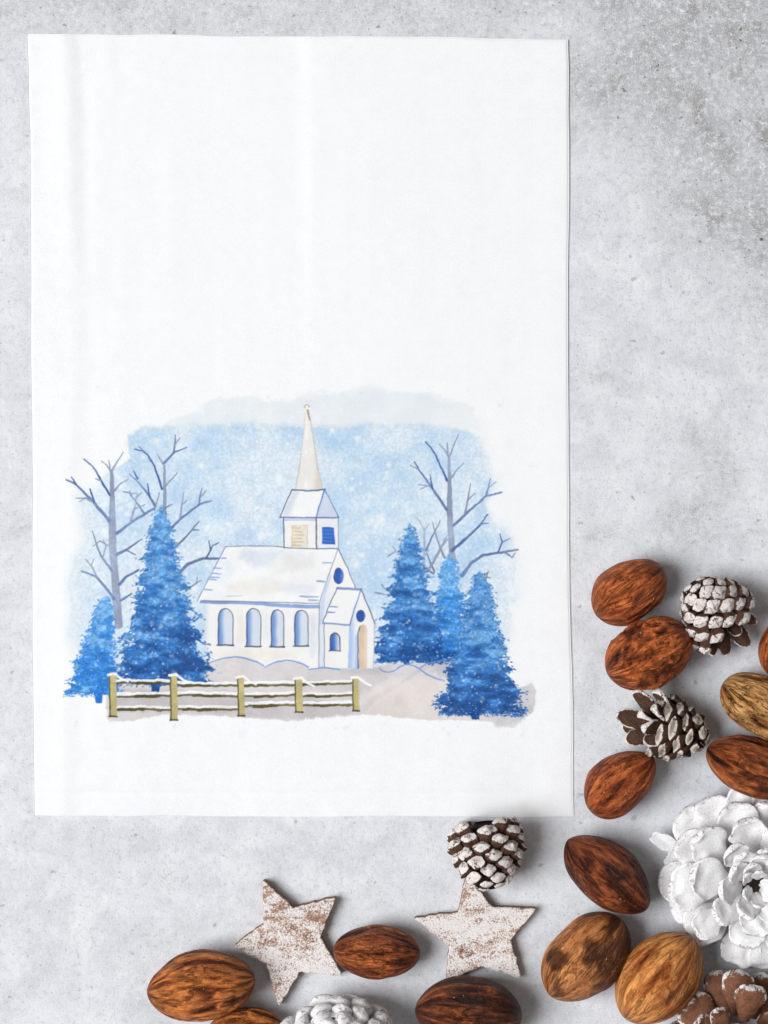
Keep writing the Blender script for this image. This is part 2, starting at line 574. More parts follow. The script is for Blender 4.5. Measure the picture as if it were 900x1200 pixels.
# second tree on the left, standing behind the big fir
br([(193, 605), (193, 575), (192.7, 546)], 5, BT2, GRAY, 2.6)
br([(192, 543), (204.4, 530), (218.9, 524)], 3, BT2, MIDB)
br([(204, 531), (205.6, 510)], 2.2, BT2); br([(205.4, 520), (211, 513)], 1.6, BT2, GRAY)
br([(190, 573), (181, 546.7), (173, 533), (168, 529), (157.8, 526.7)], 2.6, BT2, BLUE, 1.6)
br([(171, 532), (162.7, 523)], 1.8, BT2, MIDB)
br([(193, 571), (207.8, 554)], 2.2, BT2, GRAY)
br([(182, 593), (171, 575.6), (158, 561), (151.6, 555.6)], 3.2, BT2, MIDB)
br([(161, 561), (156.7, 551)], 2.2, BT2, BLUE); br([(175.5, 582), (172.7, 566.7)], 2.2, BT2, BLUE)
br([(191, 544), (184, 532)], 2, BT2, GRAY)
br([(200, 620), (213, 606.7), (233, 591), (240, 589), (247.8, 586.7)], 3.2, BT2, MIDB, 2)
br([(233, 591), (235, 580), (236.7, 572)], 2.2, BT2); br([(236, 582), (242, 575)], 1.6, BT2, GRAY)
br([(211, 606.7), (215, 576.7)], 2.4, BT2, GRAY); br([(213, 592), (219, 586)], 1.6, BT2, GRAY)
br([(206, 641), (221, 626), (233, 611)], 2.8, BT2, C8(104, 116, 146)); br([(226, 621), (233, 621)], 1.6, BT2)
br([(203, 680), (211, 670), (220, 661), (237.8, 654.5), (257, 654.4)], 4.2, BT2, C8(96, 114, 160), 2.6)
br([(242, 654), (249, 640), (256, 636)], 2.4, BT2, C8(84, 98, 140)); br([(247, 645), (245, 634)], 2, BT2, C8(84, 98, 140))
br([(218, 692), (229, 684), (236, 680)], 2.8, BT2, C8(130, 136, 158)); br([(230, 684), (231, 676)], 2, BT2, C8(130, 136, 158))
br([(181, 598), (187, 577)], 2.2, BT2, GRAY); br([(193, 596), (202, 591)], 2, BT2)
# tree at the far left
br([(139, 732), (136, 691), (132, 640), (131.5, 610)], 9.5, BT1, C8(150, 160, 184), 8.6)
br([(131.5, 612), (131.4, 578), (130.7, 551)], 8.4, BT1, GRAY, 3.6)
br([(130.7, 552), (137, 542), (144.4, 530)], 2.6, BT1, GRAY); br([(130, 552), (125, 545), (118.4, 540)], 2.6, BT1, GRAY); br([(129, 548), (127.8, 540)], 1.8, BT1, GRAY)
br([(133, 577), (140, 567.8), (151, 561)], 2.6, BT1, GRAY)
br([(128.4, 580), (116.7, 560), (108.9, 546.7), (98.4, 538)], 2.6, BT1, BLUE, 1.6); br([(118, 563), (112, 561)], 1.5, BT1, GRAY)
br([(128, 610), (108.9, 587.8), (88.9, 567.8), (77.8, 562)], 4.2, BT1, MIDB, 1.8)
br([(89, 568), (84, 559)], 2.6, BT1, BLUE); br([(110, 588), (105.6, 573)], 2.6, BT1, BLUE, 1.8); br([(108, 588), (100, 583.5), (89, 584)], 2.4, BT1, GRAY); br([(100, 584), (93, 588)], 1.6, BT1, GRAY)
br([(137, 625), (155.6, 611), (181, 595.6)], 3.8, BT1, MIDB, 2.4)
br([(169, 602), (152, 577.8), (144, 575.6)], 2.2, BT1, MIDB); br([(153.5, 580), (152, 575)], 2, BT1)
br([(153, 612), (157, 598), (160, 582)], 3.2, BT1, C8(150, 162, 190)); br([(158, 596), (170, 591)], 2, BT1, GRAY); br([(160, 583), (166, 577)], 1.8, BT1, GRAY); br([(160, 582), (161, 578), (152, 579)], 1.6, BT1, GRAY)
br([(131, 669), (118, 651), (107.8, 622.5)], 3, BT1, C8(120, 134, 166)); br([(120, 655), (124, 640), (121, 633)], 2, BT1, GRAY)
br([(134, 702), (122, 686), (113, 676), (95.5, 669)], 3.6, BT1, MIDB, 1.8); br([(113, 676), (107.8, 664), (100, 655)], 2.2, BT1, GRAY); br([(107, 662), (110, 655)], 1.6, BT1, GRAY)
br([(140, 685), (148, 676), (162, 668)], 3.6, BT1, MIDB, 2.4); br([(141, 704), (154, 696)], 3, BT1, MIDB, 2)
br([(137, 650), (150, 643), (166, 632)], 3.4, BT1, MIDB, 1.8); br([(148, 645), (159, 650)], 2, BT1)
br([(128, 640), (117, 634), (109, 640)], 2, BT1, GRAY)
# tree on the right
br([(532, 668), (529, 640), (527, 600)], 7.5, BT3, C8(152, 162, 186), 7)
br([(527, 602), (526.8, 562), (526, 535)], 7, BT3, GRAY, 3)
br([(526.6, 536), (531, 523), (537, 509.7)], 2.4, BT3, GRAY); br([(525.5, 535), (522, 528), (515, 520.7)], 2.4, BT3, GRAY); br([(525, 533), (524, 519)], 1.8, BT3, GRAY)
br([(528.8, 560), (535, 551), (543.5, 542.7)], 2.4, BT3, GRAY)
br([(524, 563), (516, 546), (510.5, 533), (505, 525), (498.7, 517.8)], 2.6, BT3, BLUE, 1.6)
br([(523.5, 597), (503, 567), (492, 552), (486, 541.5)], 3.4, BT3, MIDB, 1.8); br([(490, 550), (480.5, 545)], 1.8, BT3, GRAY); br([(507, 572), (504, 557)], 2.4, BT3, BLUE); br([(504, 570), (490, 568)], 1.8, BT3, GRAY); br([(500, 570), (492, 574)], 1.6, BT3, GRAY)
br([(531.5, 616), (549.6, 599), (569, 581.8), (587.5, 577)], 3.4, BT3, MIDB, 2); br([(570, 581), (574.5, 561)], 2.4, BT3); br([(573, 571), (581, 565)], 1.6, BT3, GRAY)
br([(545, 602), (549, 582), (551, 567)], 2.6, BT3, GRAY); br([(549, 585), (557, 578)], 1.8, BT3, GRAY)
br([(530, 645), (552, 625.8), (564, 613.6), (571.6, 602.6)], 3.8, BT3, C8(84, 108, 166), 2); br([(564, 614), (573, 613)], 2, BT3)
br([(541, 675), (553, 659), (566.7, 650.5), (586, 647.6), (607, 644)], 4.2, BT3, C8(100, 116, 158), 2.2)
br([(584, 646.6), (588.7, 635.6), (586, 625.8)], 2.2, BT3, BLUE); br([(588.7, 635.6), (598, 631)], 2, BT3); br([(593, 648), (600, 653), (604, 648)], 3, BT3, C8(120, 134, 170))
br([(568, 674), (573, 670)], 2.6, BT3, C8(130, 140, 166)); br([(568, 677), (575, 677)], 2.4, BT3, C8(130, 140, 166)); br([(568, 682), (572, 671)], 2.2, BT3, C8(130, 140, 166))
# thin grey saplings
br([(496, 682), (497, 650), (497.7, 620)], 3.4, BT4, C8(168, 178, 200), 2.4); br([(497.7, 621), (488, 606)], 1.8, BT4, C8(168, 178, 200)); br([(497.7, 621), (503, 613)], 1.8, BT4, C8(168, 178, 200))
br([(499, 645), (506, 630), (516, 611)], 2.6, BT4, C8(120, 134, 170)); br([(521, 654), (513, 634), (506.8, 612)], 3, BT4, C8(140, 150, 178)); br([(509, 670), (500, 648)], 2.4, BT4, C8(100, 112, 146)); br([(508, 672), (496, 664)], 2.2, BT4, C8(100, 112, 146))
br([(502, 668), (514, 648), (523, 628)], 3.2, BT4, C8(140, 150, 178)); br([(524, 632), (507, 655)], 2.2, BT4, C8(150, 160, 186))
br([(455, 652), (464, 646), (460, 640)], 2, BT4, C8(140, 150, 178)); br([(440, 694), (452, 697)], 2.2, BT4, C8(120, 130, 160)); br([(447, 685), (453, 692)], 2, BT4, C8(120, 130, 160))


# firs ---------------------------------------------------------------------
def fir(xa, ya, yb, wl, wr, dark, mid, light, ident, tiers, seed, skew=0.0, ragged=1.0, trunk=None, topw=3.0, pw=1.0):
    if trunk:
        poly([(trunk[0], yb - 10), (trunk[1], yb - 10), (trunk[1] - 1, trunk[2]), (trunk[0] + 1, trunk[2])], dark, 0.95, 1.2, ident, 1)
    sl = box(xa - wl - 12, ya - 4, xa + wr + 14, yb + 10)
    x, y = PX[sl], PY[sl]
    t = np.clip((y - ya) / (yb - ya), -0.05, 1.15)
    xc = xa + skew * t
    side = x - xc
    tc_ = np.clip(t, 0, 2)
    hw = np.where(side < 0, wl, wr) * (0.08 * np.minimum(t * 7, 1) + 0.90 * tc_ ** pw + 0.10 * tc_ ** 5) + 0.6 * topw * np.clip(1 - t * 3, 0, 1) * np.minimum(t * 12, 1)
    ph = (t * tiers + 0.5 * fbm(x / 22, y / 60, octaves=2, seed=seed + 9)) % 1.0
    hw = hw * (0.84 + 0.18 * ph ** 1.2)
    bough = fbm(x / 13.0, y / 5.0, octaves=4, seed=seed, gain=0.6)
    spat = fbm(x / 2.8, y / 2.3, octaves=3, seed=seed + 3, gain=0.7)
    d = (np.abs(side) - hw)                       # units outside the outline
    d = d + ragged * (bough * 19.0 * (0.22 + 0.78 * np.clip(t, 0, 1)) + spat * 8.5 * (0.35 + 0.65 * np.clip(t, 0, 1)))
    bot = (y - yb - 4.5 * bough * ragged - 3.5 * spat)
    d = np.maximum(d, bot)
    d = np.maximum(d, ya - y)
    a = np.clip(0.5 - d / 1.5, 0, 1)
    sh = fbm(x / 20, y / 8, octaves=4, seed=seed + 5, gain=0.6)
    v = 0.34 + 0.80 * sh + 0.14 * (ph - 0.5) + 0.72 * (t - 0.52) - 0.16 * (np.abs(side) / (hw + 3) > 0.7) * sstep(0.6, 1.0, np.abs(side) / (hw + 3))
    dk = sstep(0.40, 0.95, v)[..., None]
    lg = sstep(0.50, 0.02, v)[..., None]
    c = mid * (1 - dk) + dark * dk
    c = c * (1 - 0.9 * lg) + light * 0.9 * lg
    c = c * (1 + 0.10 * PAP[sl][..., None] + 0.26 * spat[..., None])
    lay(a * (0.96 - 0.10 * np.clip(sh, 0, 1)), c, sl, ident, 0.5)
    # loose leafy dabs along the edges and through the boughs
    near = np.argwhere((d > -7) & (d < 3.2) & (t > 0.03) & (y < yb + 2))
    for q in range(int(7.5 * (wl + wr))):
        i, j = near[rng.randint(len(near))]
        sx, sy = x[i, j], y[i, j]
        rx_, ry_ = rng.uniform(0.7, 2.3), rng.uniform(0.5, 1.1)
        s2 = box(sx - 3, sy - 3, sx + 3, sy + 3)
        an_ = (0.5 if sx > xa else -0.5) + rng.uniform(-.5, .5)
        ux, uy = PX[s2] - sx, PY[s2] - sy
        dd = np.hypot((ux * math.cos(an_) + uy * math.sin(an_)) / rx_, (-ux * math.sin(an_) + uy * math.cos(an_)) / ry_)
        w_ = rng.uniform(0, 1)
        tt_ = float(t[i, j])
        cc_ = dark * (w_ * (0.35 + 0.65 * tt_)) + (mid if rng.uniform() < .6 else light) * (1 - w_ * (0.35 + 0.65 * tt_))
        lay(np.clip(1.4 - 1.2 * dd, 0, 1) * rng.uniform(.5, .95), cc_, s2, ident, 0.6)
    m = a > 0.5
    pts = np.argwhere(m)
    for q in range(int(len(pts) / 150)):
        i, j = pts[rng.randint(len(pts))]
        sx, sy = x[i, j], y[i, j]
        r = rng.choice([0.55, 0.8, 1.2, 2.6], p=[.5, .32, .11, .07])
        s2 = box(sx - 2 * r, sy - 2 * r, sx + 2 * r, sy + 2 * r)
        dd = np.hypot(PX[s2] - sx, PY[s2] - sy)
        fall = np.clip(1.25 - dd / (1.5 * r), 0, 1) if r < 2 else np.exp(-(dd / r) ** 2)
        lay(fall * (rng.uniform(.3, .75) if r < 2 else .38) * (IDM[s2] == ident), C8(222, 231, 244), s2)


D1, M1, L1 = C8(30, 72, 138), C8(54, 116, 190), C8(118, 176, 228)
DB, MB_, LB = C8(38, 108, 194), C8(64, 144, 222), C8(132, 188, 238)
fir(124, 697, 815, 38, 25, DB, MB_, LB, 30, 6.0, 101, skew=-8, trunk=(111, 121, 824), topw=4, ragged=0.8, pw=0.72)
fir(526, 649, 772, 29, 29, DB, MB_, LB, 32, 4.0, 121, skew=0, topw=5, ragged=1.0, pw=0.72)
fir(480, 613, 776, 46, 50, D1, M1, L1, 33, 5.5, 131, skew=2, trunk=(472, 481, 778), topw=3)
fir(562, 666, 838, 52, 54, D1, M1, L1, 34, 5.5, 141, skew=1, trunk=(552, 563, 843), topw=3)

# church -------------------------------------------------------------------
CH = 10
WH, SHB, OUT, OUTB = C8(246, 244, 242), C8(206, 217, 235), C8(112, 118, 138), C8(84, 116, 176)
CREAM = C8(240, 236, 230)
poly([(238, 704), (373, 707.5), (374, 783), (330, 783), (300, 780), (262, 778), (241, 777)], WH, 1, 0.9, CH, 0.5, 0.02, (SHB, -1, 0, -247, -236))
poly([(396.5, 643), (417, 689), (432, 720), (432, 782), (373, 783), (373.5, 708)], WH, 1, 0.9, CH, 0.5, 0.02, (C8(224, 230, 241), -1, 0, -392, -376))
poly([(264.7, 640.5), (396.5, 643), (374, 707), (231, 704.5)], C8(247, 246, 245), 1, 0.9, CH, 0.5, 0.02)
poly([(284, 644), (330, 645), (322, 662), (300, 666), (280, 652)], C8(214, 222, 236), 0.6, 8, None, 3)
poly([(330, 646), (372, 648), (360, 664), (335, 668)], C8(226, 230, 236), 0.5, 9, None, 3)
for (px_, py_, rx_, ry_, c_, o_) in ((300, 688, 34, 9, C8(238, 234, 226), .7), (350, 690, 22, 8, C8(228, 232, 240), .6), (262, 670, 12, 14, C8(232, 236, 243), .7), (300, 768, 50, 7, C8(240, 235, 224), .8),
                                    (282, 735, 4, 16, C8(238, 233, 224), .7), (312, 735, 4, 16, C8(232, 234, 238), .7), (366, 745, 4, 26, C8(226, 231, 240), .8), (340, 662, 30, 8, C8(240, 238, 234), .7)):
    poly(ell(px_, py_, rx_, ry_), c_, o_, 7, None, 3, 0.05)
stroke([(236, 705.3), (300, 707), (330, 709.5), (373, 711)], 3.6, 4.4, C8(118, 150, 208), 0.8, CH)
stroke([(236, 704), (300, 705.2), (373, 707)], 1.2, 1.2, C8(120, 132, 160), 0.8, CH)
stroke([(264.7, 640.5), (300, 639.6), (340, 641), (396, 643)], 1.0, 1.2, OUT, 0.75, CH)
stroke([(264.7, 640.5), (250, 668), (231, 704.5)], 1.1, 1.1, C8(116, 140, 190), 0.8, CH)
stroke([(396.5, 643), (385, 674), (374, 707), (373.6, 783)], 1.2, 1.0, C8(130, 140, 162), 0.8, CH)
stroke([(396.5, 643), (407, 665), (417, 690)], 1.4, 1.2, OUT, 0.85, CH)
stroke([(386, 676), (379, 697), (376, 730)], 5, 3, C8(196, 210, 234), 0.55, CH)
for (xa, ya, L) in ((251, 666, 8), (248, 672, 11), (247, 676.5, 10), (246, 679, 7), (240, 691, 8), (352, 699, 21), (362, 703, 11), (372, 681, 8), (379, 659.5, 9), (260, 654, 5)):
    stroke([(xa, ya), (xa + L, ya + 0.4)], 2.2, 1.6, C8(140, 164, 208), 0.8, CH)
stroke([(266, 699), (284, 698)], 0.9, 0.9, C8(180, 186, 198), 0.8, CH)
for (x0_, x1_, y0_, y1_) in ((256, 273, 713, 756), (289, 305.6, 713, 757.5), (318, 332.5, 714.5, 758), (345.5, 361, 715, 757)):
    poly(arch(x0_, x1_, y0_, y1_), C8(122, 160, 216), 1, 1, CH, 0.4, 0.05, (C8(218, 225, 236), 1, 0, x0_ + 1, x0_ + 8))
    stroke([(x0_, y1_)] + arch(x0_, x1_, y0_, y1_)[1:7], 1.5, 1.2, C8(70, 84, 118), 0.9, CH)
    stroke(arch(x0_, x1_, y0_, y1_)[6:], 1.2, 1.2, C8(104, 108, 120), 0.85, CH)
    stroke([(x0_ - 2, y1_), (x1_ + 0.5, y1_ + 0.3)], 1.5, 1.8, C8(76, 80, 92), 0.9, CH)
poly(ell(396.8, 675, 6, 9.6), C8(58, 98, 176), 1, 1, CH, 0.5, 0.25, (C8(112, 150, 214), 1, 0, 397, 404))
# porch
poly([(380, 731), (409, 732.5), (408, 782), (380, 782)], C8(244, 242, 240), 1, 0.9, CH, 0.5, 0.02)
poly([(423, 690.5), (439, 730), (438, 783.5), (407.8, 782.5), (409.5, 732.5)], C8(245, 243, 242), 1, 0.9, CH, 0.5, 0.02, (C8(176, 200, 236), -1, 0, -419, -409))
poly([(395.6, 689), (423, 690), (409.5, 732.3), (378.4, 729.7)], C8(247, 246, 245), 1, 0.9, CH, 0.5, 0.02)
stroke([(395.6, 689.5), (423.3, 690.5)], 2.8, 2.8, C8(120, 142, 190), 0.9, CH)
stroke([(423, 690), (432, 712), (439.5, 731)], 1.8, 1.4, C8(104, 120, 156), 0.9, CH)
stroke([(438.6, 731), (437.6, 783)], 1.0, 1.0, C8(170, 178, 196), 0.7, CH)
stroke([(423, 691), (416, 712), (409.5, 733)], 1.6, 1.6, C8(110, 140, 200), 0.85, CH)
stroke([(395.6, 689), (386, 709), (378.4, 729.7)], 1.2, 1.2, C8(100, 110, 134), 0.85, CH)
stroke([(378.4, 730), (395, 731.3), (409, 732.6)], 1.8, 2.2, C8(128, 156, 208), 0.8, CH)
stroke([(380, 731), (380, 782)], 1.1, 1.1, C8(120, 120, 130), 0.75, CH)
for (xa, ya, L) in ((387, 711, 8), (384, 717.5, 8)):
    stroke([(xa, ya), (xa + L, ya + 0.3)], 1.8, 1.4, C8(120, 150, 204), 0.8, CH)
poly(ell(422.6, 722, 5.4, 7.2), C8(62, 100, 178), 1, 1, CH, 0.5, 0.25, (C8(112, 150, 214), 1, 0, 423, 430))
poly(arch(387, 398.5, 741.5, 762.5), C8(70, 112, 190), 1, 1, CH, 0.4, 0.05, (C8(205, 216, 234), 1, 0, 389, 397))
stroke(arch(387, 398.5, 741.5, 762.5), 1.3, 1.3, C8(70, 78, 100), 0.85, CH)
stroke([(386, 762.7), (399, 762.9)], 1.3, 1.3, C8(80, 84, 100), 0.8, CH)
poly(arch(419.6, 430.3, 732, 783.3), C8(222, 198, 168), 1, 1, CH, 0.4, 0.1, (C8(232, 220, 204), 1, 0, 424, 431))
stroke([(419.4, 783), (419.4, 742), (421.5, 735)], 2.2, 1.5, C8(70, 106, 176), 0.8, CH)
stroke([(417, 783), (417, 745)], 2.5, 2, C8(150, 180, 226), 0.6, CH)
# bell tower and spire
poly([(332, 606.5), (370.7, 606.7), (370.7, 642.5), (333, 641.5)], C8(245, 243, 241), 1, 0.9, CH, 0.4, 0.02)
poly([(370.7, 606.7), (396.7, 606.7), (396.3, 643), (370.7, 642.5)], C8(238, 238, 241), 1, 0.9, CH, 0.4, 0.02)
poly([(342, 574), (380.4, 573.3), (397, 606.7), (328, 606)], C8(247, 246, 245), 1, 0.9, CH, 0.4, 0.02)
poly([(342, 576), (350, 576), (338, 604), (330, 604)], C8(214, 221, 236), 0.7, 5, CH, 1.5)
poly([(380.4, 574), (396.5, 606.3), (370.7, 606.2)], C8(206, 214, 232), 1, 1.2, CH, 0.4)
stroke([(342, 574.3), (361, 575), (381, 573.6)], 1.6, 2.0, C8(84, 98, 130), 0.95, CH)
stroke([(342, 574), (335, 590), (328, 606)], 1.2, 1.2, C8(90, 104, 136), 0.85, CH)
stroke([(328, 606.3), (370, 606.6), (397, 606.8)], 1.5, 1.7, C8(84, 110, 164), 0.9, CH)
stroke([(333, 608.8), (370, 609)], 2.6, 2.6, C8(176, 194, 224), 0.7, CH)
stroke([(380.4, 574), (375, 590), (370.7, 606)], 1.6, 1.6, C8(92, 126, 190), 0.9, CH)
stroke([(380.4, 573.8), (389, 590), (397.3, 607)], 1.6, 1.4, C8(104, 130, 180), 0.9, CH)
stroke([(332.3, 607), (333, 642)], 1.4, 1.4, C8(84, 98, 130), 0.9, CH)
stroke([(370.7, 607), (370.8, 642.5)], 1.7, 1.7, C8(96, 100, 118), 0.9, CH)
stroke([(396.6, 607), (396.4, 642)], 1.0, 1.0, C8(130, 138, 158), 0.8, CH)
stroke([(333, 641.8), (371, 643), (396, 643)], 1.2, 1.2, C8(96, 112, 150), 0.85, CH)
poly([(342, 616), (360, 616), (360.3, 642), (342.3, 641.5)], C8(238, 230, 216), 1, 1, CH, 0.5)
for q in range(6):
    stroke([(343, 618.5 + q * 4.1), (352 + (q * 37) % 5, 618.6 + q * 4.1)], 2.4, 1.6, C8(216, 194, 160), 0.8, CH)
stroke([(342.3, 616), (342.3, 641)], 1.1, 1.1, C8(206, 186, 156), 0.8, CH); stroke([(342, 615.6), (360, 615.6), (360.3, 641)], 0.9, 0.9, C8(206, 190, 164), 0.7, CH)
poly([(377, 617.5), (391.5, 618), (392.8, 638), (377.5, 637.5)], C8(56, 102, 184), 1, 1, CH, 0.6, 0.3)
for q in range(4):
    stroke([(378, 621 + q * 4.3), (391, 621.6 + q * 4.3)], 1.3, 0.9, C8(120, 160, 220), 0.5, CH)
poly([(358, 480), (362, 480), (366, 510), (372, 548), (377.6, 572.8), (346, 573.2), (352, 545), (356, 510)], CREAM, 1, 0.9, CH, 0.4, 0.03, (C8(222, 212, 202), 1, 0.06, 398, 408))
stroke([(357.8, 484), (355.5, 512), (351.5, 545), (346.5, 572)], 1.2, 1.6, C8(216, 208, 202), 0.8, CH)
stroke([(359.6, 486), (359, 530), (357.6, 570)], 1.2, 3.2, C8(247, 245, 242), 0.8, CH)
stroke([(362.4, 484), (366.4, 510), (372.4, 548), (377.8, 571)], 1.1, 1.3, C8(206, 192, 176), 0.8, CH)
stroke([(360.8, 481), (362.6, 492)], 2.4, 1.2, C8(150, 130, 108), 0.8, CH)
poly(ell(359.6, 477, 3.0, 3.2), C8(240, 234, 226), 1, 0.8, CH, 0.3)
stroke(ell(359.6, 477, 2.7, 3.0)[10:23] + [(362.3, 477)], 1.0, 1.0, C8(168, 140, 106), 0.9, CH)
# snow banks in front of the church
def arc_(xa, xb, yb_, hgt):
    return [(xa + (xb - xa) * q / 10, yb_ - hgt * math.sin(math.pi * q / 10) ** 0.8) for q in range(11)]


for pts in (arc_(240, 309, 780, 10), arc_(311, 361, 782, 8), arc_(362, 398, 785, 2.5),
            [(444, 783), (449, 786.5), (456, 788), (462, 786), (468, 781.5), (474, 778.8), (479, 778.4), (485, 780), (492, 784.5), (500, 790), (508, 794), (518, 797)], [(492, 783), (502, 777), (520, 774)]):
    sl = box(min(p[0] for p in pts), 768, max(p[0] for p in pts), 800)
    if pts[0][0] < 400:
        poly(pts + [(pts[-1][0], 796), (pts[0][0], 796)], C8(219, 212, 212), 0.95, 1.5, 0, 0.6, 0.07)
    stroke(pts, 1.4, 1.9, C8(104, 146, 214), 0.85)
IDM[(IDM == CH) & (PY > 771) & (PX < 371) & (CAN[..., 0] < 0.93)] = 0
poly([(400, 784), (445, 784), (445, 790), (400, 789)], C8(196, 194, 198), 0.7, 3)

fir(188, 592, 803, 56, 62, D1, M1, L1, 31, 6.5, 111, skew=2, trunk=(177, 188, 812), topw=3.5)

# rail fence ---------------------------------------------------------------
FE = 12
POST, RAIL, DK = C8(198, 184, 130), C8(104, 98, 56), C8(66, 62, 40)
posts = [(128.5, 136.5, 790, 840), (200, 208, 791, 844), (279, 286.5, 793, 839), (346, 354.5, 795, 835), (413.5, 421, 794, 833)]
rails = [[(800, 800.5), (816, 815.5), (831, 831.5)], [(803, 804), (815, 815.5), (831.5, 831)], [(803.5, 802.5), (816, 815), (828, 826)], [(802, 801.5), (815.5, 815), (826.5, 826)]]
for q in range(4):
    xa, xb = posts[q][1], posts[q + 1][0]
    for (ya, yb_) in rails[q]:
        mid_ = [(xa + (xb - xa) * f_, ya + (yb_ - ya) * f_ + rng.uniform(-.8, .8)) for f_ in (0, .25, .5, .75, 1)]
        stroke([(p[0], p[1] - 2.6 + rng.uniform(-.5, .5)) for p in mid_], 3.8, 4.2, C8(248, 248, 249), 1, FE, 1.0)
        stroke(mid_, 2.4, 2.8, RAIL, 0.95, FE, 0.9)
        f0 = rng.uniform(0.0, 0.4)
        stroke([(xa + (xb - xa) * f0, ya + 0.3), (xa + (xb - xa) * (f0 + .45), (ya + yb_) / 2 + 0.3)], 3.4, 3.0, C8(88, 82, 44), 0.95, FE, 0.9)
for (xa, xb, ya, yb_) in posts:
    xa, xb = xa - 0.7, xb + 0.5
    poly([(xa, ya + 1), (xb - 1, ya), (xb, yb_), (xa + 1, yb_)], POST, 1, 0.9, FE, 0.7, 0.16)
    stroke([(xa + 0.4, ya + 1), (xa + 0.9, (ya + yb_) / 2), (xa + 1.2, yb_)], 1.6, 1.8, C8(92, 88, 54), 0.9, FE)
    stroke([(xa + 0.6, yb_ - 0.4), (xb, yb_ - 0.2)], 1.7, 2.0, DK, 0.9, FE)
    stroke([(xa - 0.5, ya + 0.6), (xb - 2, ya - 0.6), (xb + 6, ya + 6), (xb + 13, ya + 9)], 3.4, 2.4, C8(248, 248, 249), 1, FE)

# pigment sits in the weave
CAN = 1 - (1 - CAN) * (1 + 0.10 * PAP[..., None] * (1 - CAN.mean(-1, keepdims=True)))
# the four corners of the towel to height; vertices of the print
u_ = (PX - 36) / 633.0
v_ = (PY - 42) / 914.0
ph_ = towel_h(PX, PY) * edge_drop(u_, v_) + 0.18
PV = to_world(PX, PY, ph_).reshape(-1, 3)
PC = (lin(np.clip(CAN, 0, 1.0)) * np.array(CLOTH[:3])).reshape(-1, 3)
PF = grid_faces(nx, ny)[:, ::-1]
ink_f = INK.reshape(-1)[PF].max(1)
id_f = IDM.reshape(-1)[PF].max(1)
print_mat = cloth_material('printed_cotton', True)


def sub_mesh(name, mask):
    f = PF[mask]
    used, inv = np.unique(f, return_inverse=True)
    me_ = mesh_np(name, PV[used], inv.reshape(f.shape))
    cattr(me_, 'ink', PC[used])
    return me_


picture = link('printed_picture', sub_mesh('printed_picture', (id_f == 0) & (ink_f > 0.004)), print_mat, towel)
for ident, nm in ((10, 'printed_church'), (12, 'printed_fence'), (20, 'printed_bare_tree'), (21, 'printed_bare_tree'), (22, 'printed_bare_tree'), (23, 'printed_sapling'),
                  (30, 'printed_fir_tree'), (31, 'printed_fir_tree'), (32, 'printed_fir_tree'), (33, 'printed_fir_tree'), (34, 'printed_fir_tree')):
    link(nm, sub_mesh(nm, id_f == ident), print_mat, picture)


